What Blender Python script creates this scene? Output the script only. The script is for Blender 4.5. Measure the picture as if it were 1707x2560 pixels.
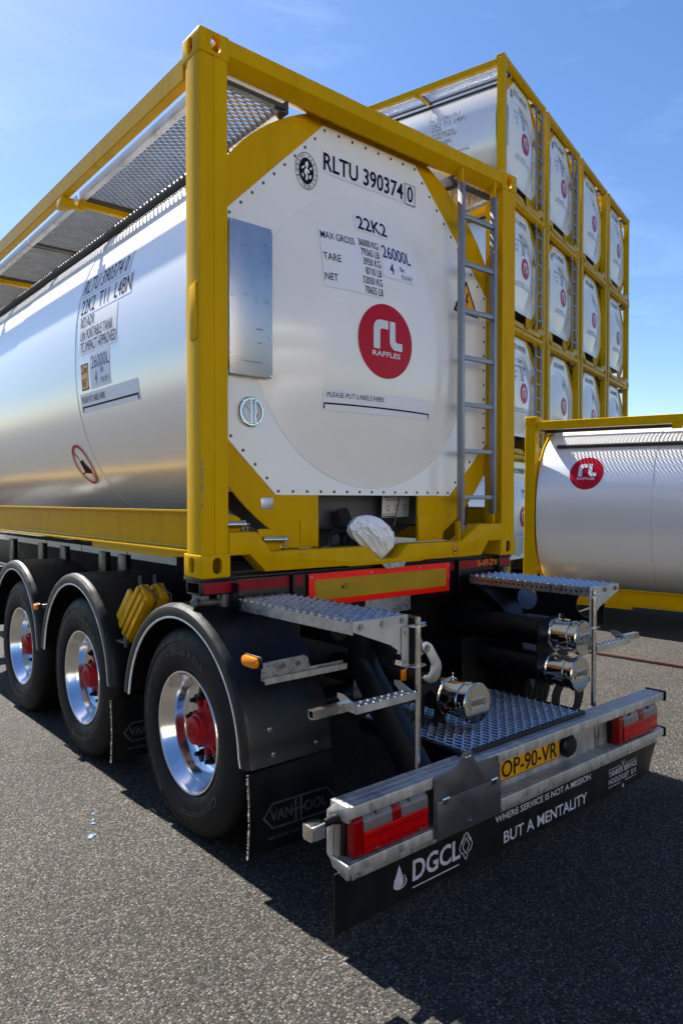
import bpy, bmesh, math, random
from mathutils import Vector, Matrix, noise
rad = math.radians
random.seed(11)
for o in list(bpy.data.objects): bpy.data.objects.remove(o)
scene = bpy.context.scene
COL = scene.collection
PI = math.pi

# ------------------------------------------------------------------ camera
cam_d = bpy.data.cameras.new('camera'); cam = bpy.data.objects.new('camera', cam_d); COL.objects.link(cam)
cam.location = (-2.867, -2.973, 1.657)
cam.rotation_euler = (rad(90 - 0.985), 0, rad(-40.165))
cam_d.sensor_fit = 'HORIZONTAL'; cam_d.sensor_width = 24.0; cam_d.lens = 24.97
cam_d.clip_start = 0.05; cam_d.clip_end = 6000
scene.camera = cam

# ------------------------------------------------------------------ sky and sun
SUN_EL, SUN_AZ = 48.7, -2.4            # azimuth from +Y, negative towards -X
world = bpy.data.worlds.new('World'); scene.world = world; world.use_nodes = True
wn, wl = world.node_tree.nodes, world.node_tree.links; wn.clear()
sky = wn.new('ShaderNodeTexSky'); sky.sky_type = 'NISHITA'; sky.sun_disc = False
sky.sun_elevation = rad(SUN_EL); sky.sun_rotation = rad(SUN_AZ)
sky.altitude = 0; sky.air_density = 1.0; sky.dust_density = 0.40; sky.ozone_density = 2.0
tc = wn.new('ShaderNodeTexCoord'); mp = wn.new('ShaderNodeMapping'); mp.inputs['Scale'].default_value = (1.6, 1.6, 5.5)
mp.inputs['Rotation'].default_value = (0.35, 0.25, 0.4)
n1 = wn.new('ShaderNodeTexNoise'); n1.inputs['Scale'].default_value = 2.3; n1.inputs['Detail'].default_value = 9; n1.inputs['Roughness'].default_value = 0.62
n1.inputs['Distortion'].default_value = 0.8
rp = wn.new('ShaderNodeValToRGB'); rp.color_ramp.elements[0].position = 0.56; rp.color_ramp.elements[1].position = 0.92
rp.color_ramp.elements[1].color = (0.11, 0.11, 0.11, 1)
mx = wn.new('ShaderNodeMix'); mx.data_type = 'RGBA'; mx.inputs[7].default_value = (9.5, 10.5, 11.6, 1)
bg = wn.new('ShaderNodeBackground'); bg.inputs['Strength'].default_value = 0.054
out = wn.new('ShaderNodeOutputWorld')
wl.new(tc.outputs['Generated'], mp.inputs['Vector']); wl.new(mp.outputs[0], n1.inputs['Vector']); wl.new(n1.outputs['Fac'], rp.inputs['Fac'])
wl.new(rp.outputs['Color'], mx.inputs[0]); hs = wn.new('ShaderNodeHueSaturation'); hs.inputs['Saturation'].default_value = 1.22; hs.inputs['Hue'].default_value = 0.506; wl.new(sky.outputs[0], hs.inputs['Color']); wl.new(hs.outputs[0], mx.inputs[6]); wl.new(mx.outputs[2], bg.inputs['Color']); wl.new(bg.outputs[0], out.inputs['Surface'])
sun_d = bpy.data.lights.new('sun', 'SUN'); sun_d.energy = 5.0; sun_d.angle = rad(0.53); sun_d.color = (1.0, 0.955, 0.88)
sun = bpy.data.objects.new('sun', sun_d); COL.objects.link(sun)
sv = Vector((math.sin(rad(SUN_AZ)) * math.cos(rad(SUN_EL)), math.cos(rad(SUN_AZ)) * math.cos(rad(SUN_EL)), math.sin(rad(SUN_EL))))
sun.rotation_euler = sv.to_track_quat('Z', 'Y').to_euler(); sun.location = sv * 30
vs = scene.view_settings; vs.view_transform = 'Standard'; vs.look = 'None'; vs.exposure = 1.78; vs.gamma = 1.0; vs.use_curve_mapping = False
scene.render.engine = 'CYCLES'
scene.cycles.max_bounces = 10; scene.cycles.glossy_bounces = 6

# ------------------------------------------------------------------ materials
MATS = {}
def mat(name, col, rough=0.5, metal=0.0, coat=0.0, var=0.0, vscale=3.0, vstretch=(1, 1, 1), rvar=0.0, bump=0.0, bscale=60.0, bstretch=(1, 1, 1),
        spec=0.5, dark=None, emit=None, trans=0.0, ior=1.5):
    m = bpy.data.materials.new(name); m.use_nodes = True; nt = m.node_tree; N, L = nt.nodes, nt.links
    b = N['Principled BSDF']
    b.inputs['Base Color'].default_value = (*col, 1); b.inputs['Roughness'].default_value = rough; b.inputs['Metallic'].default_value = metal
    b.inputs['Coat Weight'].default_value = coat; b.inputs['Coat Roughness'].default_value = 0.08; b.inputs['Specular IOR Level'].default_value = spec
    b.inputs['Transmission Weight'].default_value = trans; b.inputs['IOR'].default_value = ior
    if var or rvar or bump:
        t = N.new('ShaderNodeTexCoord')
    if var or rvar:
        mpn = N.new('ShaderNodeMapping'); mpn.inputs['Scale'].default_value = vstretch; L.new(t.outputs['Object'], mpn.inputs[0])
        nz = N.new('ShaderNodeTexNoise'); nz.inputs['Scale'].default_value = vscale; nz.inputs['Detail'].default_value = 8; nz.inputs['Roughness'].default_value = 0.65
        L.new(mpn.outputs[0], nz.inputs['Vector'])
    if var:
        r = N.new('ShaderNodeValToRGB'); r.color_ramp.elements[0].position = 0.30; r.color_ramp.elements[1].position = 0.72
        d = dark or tuple(c * (1 - var) for c in col)
        r.color_ramp.elements[0].color = (*d, 1); r.color_ramp.elements[1].color = (*[min(1, c * (1 + var * 0.4)) for c in col], 1)
        L.new(nz.outputs['Fac'], r.inputs['Fac']); L.new(r.outputs[0], b.inputs['Base Color'])
    if rvar:
        mr = N.new('ShaderNodeMapRange'); mr.inputs['From Min'].default_value = 0.3; mr.inputs['From Max'].default_value = 0.7
        mr.inputs['To Min'].default_value = max(0.02, rough - rvar); mr.inputs['To Max'].default_value = min(1, rough + rvar)
        L.new(nz.outputs['Fac'], mr.inputs['Value']); L.new(mr.outputs[0], b.inputs['Roughness'])
    if bump:
        mb = N.new('ShaderNodeMapping'); mb.inputs['Scale'].default_value = bstretch; L.new(t.outputs['Object'], mb.inputs[0])
        nb = N.new('ShaderNodeTexNoise'); nb.inputs['Scale'].default_value = bscale; nb.inputs['Detail'].default_value = 4; L.new(mb.outputs[0], nb.inputs['Vector'])
        bp = N.new('ShaderNodeBump'); bp.inputs['Strength'].default_value = bump; bp.inputs['Distance'].default_value = 0.002
        L.new(nb.outputs['Fac'], bp.inputs['Height']); L.new(bp.outputs[0], b.inputs['Normal'])
    if emit: b.inputs['Emission Color'].default_value = (*col, 1); b.inputs['Emission Strength'].default_value = emit
    MATS[name] = m; return m

mat('yellow', (0.60, 0.338, 0.0004), 0.30, spec=0.05, var=0.13, vscale=2.2, vstretch=(3, 3, 0.5), rvar=0.07, bump=0.05, bscale=14)
mat('shell', (0.80, 0.785, 0.76), 0.26, metal=0.30, var=0.012, vscale=1.0, vstretch=(1.0, 40, 1.0), rvar=0.008)
mat('panel_white', (0.86, 0.835, 0.78), 0.17, coat=0.2, var=0.05, vscale=1.6, rvar=0.04, bump=0.03, bscale=5)
mat('steel_plate', (0.46, 0.48, 0.52), 0.34, metal=0.8, var=0.10, vscale=6, rvar=0.08)
mat('aluminium', (0.60, 0.60, 0.60), 0.36, metal=0.9, var=0.28, vscale=5, vstretch=(1, 1, 1), rvar=0.12, bump=0.12, bscale=90)
mat('aluminium_dirty', (0.50, 0.485, 0.455), 0.46, metal=0.75, var=0.42, vscale=13, vstretch=(2.2, 1, 0.5), rvar=0.15, bump=0.2, bscale=70)
mat('galvanised', (0.46, 0.47, 0.50), 0.30, metal=0.85, var=0.13, vscale=24, rvar=0.12, bump=0.25, bscale=120)
mat('stainless', (0.62, 0.60, 0.57), 0.24, metal=1.0, var=0.18, vscale=8, rvar=0.1)
mat('chrome', (0.70, 0.68, 0.65), 0.12, metal=1.0, var=0.14, vscale=9, rvar=0.05)
mat('rim', (0.84, 0.84, 0.85), 0.15, metal=1.0, var=0.08, vscale=6, rvar=0.03)
mat('black', (0.005, 0.005, 0.006), 0.38, spec=0.3, var=0.45, vscale=7, rvar=0.12, bump=0.05, bscale=30)
mat('black_flap', (0.006, 0.006, 0.0065), 0.45, spec=0.3, var=0.5, vscale=4, vstretch=(3, 3, 0.6), rvar=0.1)
mat('guard', (0.006, 0.0065, 0.008), 0.40, spec=0.33, var=0.5, vscale=9, vstretch=(1, 1, 1), rvar=0.14, bump=0.12, bscale=240)
mat('rubber', (0.0055, 0.0055, 0.006), 0.60, spec=0.22, var=0.4, vscale=9, rvar=0.1, bump=0.1, bscale=60)
mat('rubber_raised', (0.024, 0.024, 0.025), 0.5)
mat('piping', (0.90, 0.88, 0.82), 0.40, var=0.3, vscale=20)
mat('red_hub', (0.42, 0.003, 0.006), 0.42, spec=0.25, var=0.35, vscale=18, rvar=0.1, bump=0.15, bscale=80)
mat('red_tape', (0.26, 0.002, 0.010), 0.30, spec=0.3, var=0.25, vscale=10)
mat('red_fluor', (1.0, 0.012, 0.004), 0.45, spec=0.2, var=0.1, vscale=6)
mat('olive_reflective', (0.42, 0.245, 0.003), 0.36, spec=0.3, var=0.2, vscale=5, bump=0.2, bscale=20)
mat('red_lens', (0.42, 0.001, 0.002), 0.10, spec=0.3, coat=0.1, bump=0.25, bscale=160, bstretch=(1, 1, 0.2))
mat('red_lens_dark', (0.22, 0.001, 0.002), 0.12, spec=0.3, coat=0.1, bump=0.4, bscale=220)
mat('clear_lens', (0.15, 0.140, 0.145), 0.14, coat=0.3, var=0.2, vscale=30, bump=0.5, bscale=260)
mat('amber', (0.80, 0.20, 0.001), 0.16, spec=0.3, coat=0.15, bump=0.4, bscale=200)
mat('plate_yellow', (0.66, 0.31, 0.002), 0.36, spec=0.25, var=0.15, vscale=7)
mat('plate_blue', (0.01, 0.03, 0.25), 0.4)
mat('ink', (0.008, 0.008, 0.010), 0.6, spec=0.1)
mat('ink_blue', (0.012, 0.030, 0.16), 0.45)
mat('grey_print', (0.22, 0.23, 0.25), 0.5)
mat('sheet', (0.78, 0.79, 0.83), 0.45, spec=0.25)
mat('logo_red', (0.46, 0.001, 0.016), 0.30, spec=0.2)
mat('white_print', (0.66, 0.68, 0.72), 0.42, var=0.12, vscale=25)
mat('flap_print', (0.50, 0.52, 0.56), 0.5, var=0.35, vscale=30)
mat('emblem_print', (0.13, 0.13, 0.135), 0.45, metal=0.4, var=0.5, vscale=20)
mat('orange_print', (1.0, 0.14, 0.004), 0.5, spec=0.2)
mat('orange_sign', (0.85, 0.33, 0.008), 0.4)
mat('bag_white', (0.86, 0.86, 0.86), 0.30, spec=0.6, var=0.06, vscale=8, bump=0.4, bscale=25)
mat('dark_grey', (0.10, 0.10, 0.105), 0.42, metal=0.3, var=0.2, vscale=5)
mat('hose_black', (0.02, 0.02, 0.021), 0.45)
mat('chock_yellow', (0.70, 0.36, 0.001), 0.33, spec=0.25, var=0.2, vscale=12, rvar=0.08)
mat('tape_white', (0.84, 0.82, 0.74), 0.4, var=0.15, vscale=30)
mat('chassis_grey', (0.011, 0.012, 0.014), 0.6, spec=0.05, var=0.3, vscale=5)
mat('rust', (0.055, 0.028, 0.022), 0.65, spec=0.2, var=0.4, vscale=14)
mat('blue_paint', (0.030, 0.115, 0.30), 0.6)
mat('oil', (0.012, 0.012, 0.013), 0.3)
mat('dunnage', (0.03, 0.028, 0.026), 0.7, var=0.4, vscale=8)
mat('plate_dark', (0.13, 0.135, 0.145), 0.34, metal=0.7, var=0.2, vscale=7, rvar=0.1)
mat('walk_metal', (0.36, 0.34, 0.30), 0.42, metal=0.5, var=0.2, vscale=9)
mat('bristle', (0.20, 0.19, 0.17), 0.6)
mat('bare_steel', (0.22, 0.22, 0.21), 0.5, metal=0.4, var=0.4, vscale=60)
mat('ladder_grey', (0.27, 0.285, 0.32), 0.36, metal=0.55, var=0.12, vscale=6, rvar=0.08)
mat('frame_shade_brown', (0.055, 0.047, 0.040), 0.5, metal=0.3)  # walkway inner bars: shade and dark reflection put into the colour as brown
mat('seam_grey', (0.22, 0.22, 0.215), 0.4, metal=0.3)
mat('glass_face', (0.70, 0.73, 0.74), 0.12, coat=0.9)
mat('gauge_red', (0.5, 0.03, 0.02), 0.4)

def worn(src, name, thresh, col):
    m = MATS[src].copy(); m.name = name; N, L = m.node_tree.nodes, m.node_tree.links; b = N['Principled BSDF']
    old = b.inputs['Base Color'].links[0].from_socket
    t = N.new('ShaderNodeTexCoord'); mpn = N.new('ShaderNodeMapping'); mpn.inputs['Scale'].default_value = (1, 1, 1.6); L.new(t.outputs['Object'], mpn.inputs[0])
    nz = N.new('ShaderNodeTexNoise'); nz.inputs['Scale'].default_value = 34; nz.inputs['Detail'].default_value = 6; nz.inputs['Roughness'].default_value = 0.7; L.new(mpn.outputs[0], nz.inputs['Vector'])
    r = N.new('ShaderNodeValToRGB'); r.color_ramp.elements[0].position = thresh; r.color_ramp.elements[1].position = thresh+0.035; L.new(nz.outputs['Fac'], r.inputs['Fac'])
    mxn = N.new('ShaderNodeMix'); mxn.data_type = 'RGBA'; mxn.inputs[7].default_value = (*col, 1); L.new(r.outputs[0], mxn.inputs[0]); L.new(old, mxn.inputs[6]); L.new(mxn.outputs[2], b.inputs['Base Color'])
    MATS[name] = m
worn('yellow', 'yellow_worn', 0.635, (0.09, 0.075, 0.05))
# asphalt with exposed aggregate
def asphalt():
    m = bpy.data.materials.new('asphalt'); m.use_nodes = True; nt = m.node_tree; N, L = nt.nodes, nt.links; b = N['Principled BSDF']
    t = N.new('ShaderNodeTexCoord')
    wob = N.new('ShaderNodeTexNoise'); wob.inputs['Scale'].default_value = 160; wob.inputs['Detail'].default_value = 2; L.new(t.outputs['Object'], wob.inputs['Vector'])
    wm = N.new('ShaderNodeVectorMath'); wm.operation = 'SCALE'; wm.inputs['Scale'].default_value = 0.006; L.new(wob.outputs['Color'], wm.inputs[0])
    wa = N.new('ShaderNodeVectorMath'); wa.operation = 'ADD'; L.new(t.outputs['Object'], wa.inputs[0]); L.new(wm.outputs[0], wa.inputs[1])
    def vor(scale, feature='F1'):
        v = N.new('ShaderNodeTexVoronoi'); v.inputs['Scale'].default_value = scale; v.feature = feature; L.new(wa.outputs[0], v.inputs['Vector']); return v
    v1, v2 = vor(98), vor(210)
    sep = N.new('ShaderNodeSeparateColor'); L.new(v1.outputs['Color'], sep.inputs[0])
    r1 = N.new('ShaderNodeValToRGB'); cr = r1.color_ramp
    cr.elements[0].position = 0.0; cr.elements[0].color = (0.035, 0.033, 0.030, 1); cr.elements[1].position = 1.0; cr.elements[1].color = (0.80, 0.775, 0.72, 1)
    for p, c in ((0.28, (0.12, 0.113, 0.10)), (0.52, (0.26, 0.243, 0.213)), (0.72, (0.42, 0.38, 0.32)), (0.86, (0.60, 0.56, 0.50)), (0.92, (0.54, 0.35, 0.19))):
        e = cr.elements.new(p); e.color = (*c, 1)
    L.new(sep.outputs[0], r1.inputs['Fac'])
    sep2 = N.new('ShaderNodeSeparateColor'); L.new(v2.outputs['Color'], sep2.inputs[0])
    r2 = N.new('ShaderNodeValToRGB'); r2.color_ramp.elements[0].color = (0.015, 0.014, 0.013, 1); r2.color_ramp.elements[1].color = (0.26, 0.24, 0.21, 1); L.new(sep2.outputs[1], r2.inputs['Fac'])
    # tar between the chips
    edge = N.new('ShaderNodeMapRange'); edge.inputs['From Min'].default_value = 0.34; edge.inputs['From Max'].default_value = 0.56; L.new(v1.outputs['Distance'], edge.inputs['Value'])
    mxa = N.new('ShaderNodeMix'); mxa.data_type = 'RGBA'; L.new(edge.outputs[0], mxa.inputs[0]); L.new(r1.outputs[0], mxa.inputs[6]); L.new(r2.outputs[0], mxa.inputs[7])
    big = N.new('ShaderNodeTexNoise'); big.inputs['Scale'].default_value = 0.9; big.inputs['Detail'].default_value = 7; L.new(t.outputs['Object'], big.inputs['Vector'])
    br = N.new('ShaderNodeMapRange'); br.inputs['From Min'].default_value = 0.3; br.inputs['From Max'].default_value = 0.7; br.inputs['To Min'].default_value = 0.182; br.inputs['To Max'].default_value = 0.252; L.new(big.outputs['Fac'], br.inputs['Value'])
    mul = N.new('ShaderNodeVectorMath'); mul.operation = 'SCALE'; L.new(mxa.outputs[2], mul.inputs[0]); L.new(br.outputs[0], mul.inputs['Scale'])
    L.new(mul.outputs[0], b.inputs['Base Color'])
    inv = N.new('ShaderNodeMath'); inv.operation = 'SUBTRACT'; inv.inputs[0].default_value = 0.6; L.new(v1.outputs['Distance'], inv.inputs[1])
    add = N.new('ShaderNodeMath'); add.operation = 'MULTIPLY_ADD'; add.inputs[1].default_value = 0.6; L.new(sep.outputs[1], add.inputs[0]); L.new(inv.outputs[0], add.inputs[2])
    bp = N.new('ShaderNodeBump'); bp.inputs['Strength'].default_value = 0.8; bp.inputs['Distance'].default_value = 0.004; L.new(add.outputs[0], bp.inputs['Height']); L.new(bp.outputs[0], b.inputs['Normal'])
    b.inputs['Roughness'].default_value = 0.8; b.inputs['Specular IOR Level'].default_value = 0.12
    MATS['asphalt'] = m
asphalt()

# ------------------------------------------------------------------ mesh helpers
class MB:
    def __init__(s): s.v = []; s.f = []; s.M = None
    def add(s, vs_, fs):
        o = len(s.v)
        if s.M is not None: vs_ = [tuple(s.M @ Vector(p)) for p in vs_]
        s.v += [tuple(p) for p in vs_]; s.f += [tuple(i + o for i in f) for f in fs]; return s
    def box(s, x0, x1, y0, y1, z0, z1):
        return s.add([(x0,y0,z0),(x1,y0,z0),(x1,y1,z0),(x0,y1,z0),(x0,y0,z1),(x1,y0,z1),(x1,y1,z1),(x0,y1,z1)],
                     [(0,3,2,1),(4,5,6,7),(0,1,5,4),(1,2,6,5),(2,3,7,6),(3,0,4,7)])
    def _ax(s, p, axis, a):
        return (a, p[0], p[1]) if axis == 'x' else ((p[0], a, p[1]) if axis == 'y' else (p[0], p[1], a))
    def prism(s, pts, axis, a, b):
        n = len(pts)
        return s.add([s._ax(p, axis, a) for p in pts] + [s._ax(p, axis, b) for p in pts],
                     [tuple(range(n))[::-1], tuple(range(n, 2*n))] + [(i, (i+1) % n, n + (i+1) % n, n + i) for i in range(n)])
    def annulus(s, outer, inner, axis, a, b):
        n = len(outer)
        vs_ = [s._ax(p, axis, a) for p in outer] + [s._ax(p, axis, a) for p in inner] + [s._ax(p, axis, b) for p in outer] + [s._ax(p, axis, b) for p in inner]
        fs = []
        for i in range(n):
            j = (i+1) % n
            fs += [(i, j, n+j, n+i), (2*n+j, 2*n+i, 3*n+i, 3*n+j), (i, 2*n+i, 2*n+j, j), (n+i, n+j, 3*n+j, 3*n+i)]
        return s.add(vs_, fs)
    def tube(s, p, q, r, n=12, cap=True, r2=None):
        p, q = Vector(p), Vector(q); d = (q - p).normalized(); u = d.orthogonal().normalized(); w = d.cross(u); r2 = r if r2 is None else r2
        c = [(math.cos(2*PI*i/n), math.sin(2*PI*i/n)) for i in range(n)]
        vs_ = [p + (u*a + w*b)*r for a, b in c] + [q + (u*a + w*b)*r2 for a, b in c]
        fs = [(i, (i+1) % n, n+(i+1) % n, n+i) for i in range(n)]
        if cap: fs += [tuple(range(n))[::-1], tuple(range(n, 2*n))]
        return s.add(vs_, fs)
    def path(s, pts, r, n=8, cap=True, closed=False):
        pts = [Vector(p) for p in pts]; m = len(pts); rr = r if isinstance(r, (list, tuple)) else [r]*m
        vs_ = []; up = None
        for i, p in enumerate(pts):
            a = pts[i-1] if (i > 0 or closed) else pts[i]; b = pts[(i+1) % m] if (i < m-1 or closed) else pts[i]
            d = (b - a).normalized()
            if up is None: up = d.orthogonal().normalized()
            up = (up - d*up.dot(d)).normalized(); w = d.cross(up)
            vs_ += [p + (up*math.cos(2*PI*k/n) + w*math.sin(2*PI*k/n))*rr[i] for k in range(n)]
        fs = []
        for i in range(m if closed else m-1):
            j = (i+1) % m
            fs += [(i*n+k, i*n+(k+1) % n, j*n+(k+1) % n, j*n+k) for k in range(n)]
        if cap and not closed: fs += [tuple(range(n))[::-1], tuple(range((m-1)*n, m*n))]
        return s.add(vs_, fs)
    def lathe(s, prof, n=48, axis='x', c=(0, 0, 0), a0=0.0, a1=2*PI, closed_prof=False):
        full = abs(a1 - a0 - 2*PI) < 1e-6; m = n if full else n+1; k = len(prof); vs_ = []
        for i in range(m):
            t = a0 + (a1-a0)*i/n; ct, st = math.cos(t), math.sin(t)
            for a, r in prof:
                if axis == 'x': vs_.append((c[0]+a, c[1]+r*ct, c[2]+r*st))
                elif axis == 'y': vs_.append((c[0]+r*ct, c[1]+a, c[2]+r*st))
                else: vs_.append((c[0]+r*ct, c[1]+r*st, c[2]+a))
        fs = []
        for i in range(n):
            j = (i+1) % m
            for q in range(k if closed_prof else k-1):
                q2 = (q+1) % k
                fs.append((i*k+q, j*k+q, j*k+q2, i*k+q2))
        return s.add(vs_, fs)
    def disc(s, c, r, axis, n=24):
        pts = []
        for i in range(n):
            t = 2*PI*i/n; p = (r*math.cos(t), r*math.sin(t))
            pts.append((c[0], c[1]+p[0], c[2]+p[1]) if axis == 'x' else ((c[0]+p[0], c[1], c[2]+p[1]) if axis == 'y' else (c[0]+p[0], c[1]+p[1], c[2])))
        return s.add(pts, [tuple(range(n))])
    def mesh(s, name, bev=0.0, smooth=35, merge=True, segs=2):
        me = bpy.data.meshes.new(name); me.from_pydata(s.v, [], s.f)
        bm = bmesh.new(); bm.from_mesh(me)
        if merge: bmesh.ops.remove_doubles(bm, verts=bm.verts, dist=1e-5)
        bmesh.ops.recalc_face_normals(bm, faces=bm.faces)
        if bev:
            es = [e for e in bm.edges if len(e.link_faces) == 2 and e.calc_face_angle(0) > rad(28)]
            bmesh.ops.bevel(bm, geom=es, offset=bev, segments=segs, affect='EDGES', profile=0.5, clamp_overlap=True)
        if smooth:
            for f in bm.faces: f.smooth = True
            for e in bm.edges:
                if len(e.link_faces) != 2 or e.calc_face_angle(0) > rad(smooth): e.smooth = False
        bm.to_mesh(me); bm.free(); return me

CACHE = {}
def link(name, me, m, parent=None):
    o = bpy.data.objects.new(name, me)
    if m and not me.materials: me.materials.append(MATS[m])
    COL.objects.link(o)
    if parent: o.parent = parent
    return o
def part(key, name, m, parent, fn, **kw):
    """mesh shared between all parts with the same key"""
    if key is None or key not in CACHE:
        r = fn(); me = r.mesh(name, **kw) if isinstance(r, MB) else r
        if not me.materials: me.materials.append(MATS[m])
        if key is not None: CACHE[key] = me
    else: me = CACHE[key]
    return link(name, me, m, parent)
def bx(name, m, parent, *ext, bev=0.004, **kw):
    b = MB()
    for e in ext: b.box(*e)
    return link(name, b.mesh(name, bev=bev, **kw), m, parent)
def tag(o, label=None, cat=None, group=None, kind=None):
    if label: o['label'] = label
    if cat: o['category'] = cat
    if group: o['group'] = group
    if kind: o['kind'] = kind
    return o
def thing(name, label, cat, group=None, loc=(0, 0, 0)):
    e = bpy.data.objects.new(name, None); COL.objects.link(e); e.location = loc; e.empty_display_size = 0.2
    return tag(e, label, cat, group)

# ---- lettering
_cap = None
TXC = {}
def text2d(s, h, w=None, bold=0.0, sx=1.0, align='L', sp=1.0, shear=0.0):
    """outline lettering as (u,v) points and faces, capital height h"""
    global _cap
    def raw(st, bold_):
        cu = bpy.data.curves.new('t', 'FONT'); cu.body = st; cu.size = 1.0; cu.resolution_u = 3; cu.space_character = sp; cu.offset = bold_; cu.shear = shear
        ob = bpy.data.objects.new('t', cu); COL.objects.link(ob)
        dg = bpy.context.evaluated_depsgraph_get(); dg.update()
        me = bpy.data.meshes.new_from_object(ob.evaluated_get(dg))
        vs_ = [(v.co.x, v.co.y) for v in me.vertices]; fs = [tuple(p.vertices) for p in me.polygons]
        bpy.data.objects.remove(ob); bpy.data.curves.remove(cu); bpy.data.meshes.remove(me); return vs_, fs
    if _cap is None:
        v, f = raw('H', 0); _cap = max(p[1] for p in v)
    key_ = (s, bold, sp, shear)
    if key_ not in TXC: TXC[key_] = raw(s, bold)
    vs_, fs = TXC[key_]
    k = h/_cap; x0 = min(p[0] for p in vs_); x1 = max(p[0] for p in vs_)
    kx = k*sx if w is None else w/(x1-x0)
    off = {'L': 0, 'C': -(x1-x0)*kx/2, 'R': -(x1-x0)*kx}[align]
    return [((p[0]-x0)*kx+off, p[1]*k) for p in vs_], fs
class Decal:
    """flat print laid on a surface by a mapping (u,v)->point"""
    def __init__(s, fn): s.fn = fn; s.b = MB()
    def text(s, st, u, v, h, **kw):
        p, f = text2d(st, h, **kw); s.b.add([s.fn(u+a, v+c) for a, c in p], f); return s
    def cut_text(s, st, u, v, h, step=0.016, **kw):
        p, f = text2d(st, h, **kw); bm = bmesh.new(); V = [bm.verts.new((a, c, 0)) for a, c in p]
        for t in f:
            try: bm.faces.new([V[i] for i in t])
            except ValueError: pass
        z = step
        while z < h*1.3:
            bmesh.ops.bisect_plane(bm, geom=bm.verts[:]+bm.edges[:]+bm.faces[:], plane_co=(0, z, 0), plane_no=(0, 1, 0)); z += step
        bm.verts.index_update(); s.b.add([s.fn(u+w.co.x, v+w.co.y) for w in bm.verts], [tuple(w.index for w in q.verts) for q in bm.faces]); bm.free(); return s
    def poly(s, pts): s.b.add([s.fn(*p) for p in pts], [tuple(range(len(pts)))]); return s
    def grid(s, u0, u1, v0, v1, n=8, m=8):
        vs_ = [s.fn(u0+(u1-u0)*i/n, v0+(v1-v0)*j/m) for j in range(m+1) for i in range(n+1)]
        s.b.add(vs_, [(j*(n+1)+i, j*(n+1)+i+1, (j+1)*(n+1)+i+1, (j+1)*(n+1)+i) for j in range(m) for i in range(n)]); return s
    def disc(s, u, v, ru, rv, n=48, rings=6):
        vs_ = [s.fn(u, v)]; fs = []
        for k in range(1, rings+1):
            for i in range(n): vs_.append(s.fn(u+ru*k/rings*math.cos(2*PI*i/n), v+rv*k/rings*math.sin(2*PI*i/n)))
        for i in range(n): fs.append((0, 1+i, 1+(i+1) % n))
        for k in range(rings-1):
            a = 1+k*n
            for i in range(n): fs.append((a+i, a+n+i, a+n+(i+1) % n, a+(i+1) % n))
        s.b.add(vs_, fs); return s
    def ring(s, u, v, ru, rv, t, n=48, a0=0, a1=2*PI):
        vs_ = []; 
        for i in range(n+1):
            a = a0+(a1-a0)*i/n; vs_ += [s.fn(u+ru*math.cos(a), v+rv*math.sin(a)), s.fn(u+(ru-t)*math.cos(a), v+(rv-t)*math.sin(a))]
        s.b.add(vs_, [(2*i, 2*i+1, 2*i+3, 2*i+2) for i in range(n)]); return s
    def stroke(s, pts, t, closed=False):
        P = [Vector(p) for p in pts]; n = len(P)
        for i in range(n if closed else n-1):
            a, b = P[i], P[(i+1) % n]; d = (b-a).normalized(); w = Vector((-d.y, d.x))*t/2; e = d*t/2
            s.poly([tuple(a-w-e), tuple(b-w+e), tuple(b+w+e), tuple(a+w-e)])
        return s
    def make(s, name, m, parent): return link(name, s.b.mesh(name, smooth=0, merge=False), m, parent)

def stadium(cx, cy, w, h, n=8):
    r = min(w, h)/2; pts = []
    if h >= w:
        for i in range(n+1): a = PI*i/n; pts.append((cx+r*math.cos(a), cy+h/2-r+r*math.sin(a)))
        for i in range(n+1): a = PI+PI*i/n; pts.append((cx+r*math.cos(a), cy-h/2+r+r*math.sin(a)))
    else:
        for i in range(n+1): a = -PI/2+PI*i/n; pts.append((cx+w/2-r+r*math.cos(a), cy+r*math.sin(a)))
        for i in range(n+1): a = PI/2+PI*i/n; pts.append((cx-w/2+r+r*math.cos(a), cy+r*math.sin(a)))
    return pts
def rect_hole_plate(b, x0, x1, z0, z1, cx, cz, r, axis, a, c, n=16):
    """plate with a round hole, outer edge sampled at the same angles"""
    outer, inner = [], []
    for i in range(n):
        t = 2*PI*(i+0.5)/n; dx, dz = math.cos(t), math.sin(t)
        k = min(((x1-cx)/dx if dx > 0 else (x0-cx)/dx) if abs(dx) > 1e-9 else 1e9, ((z1-cz)/dz if dz > 0 else (z0-cz)/dz) if abs(dz) > 1e-9 else 1e9)
        outer.append((cx+dx*k, cz+dz*k)); inner.append((cx+dx*r, cz+dz*r))
    # corners: snap the nearest sample to each corner
    for px, pz in ((x0, z0), (x1, z0), (x1, z1), (x0, z1)):
        j = min(range(n), key=lambda i: (outer[i][0]-px)**2+(outer[i][1]-pz)**2); outer[j] = (px, pz)
    b.annulus(outer, inner, axis, a, c)
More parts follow.
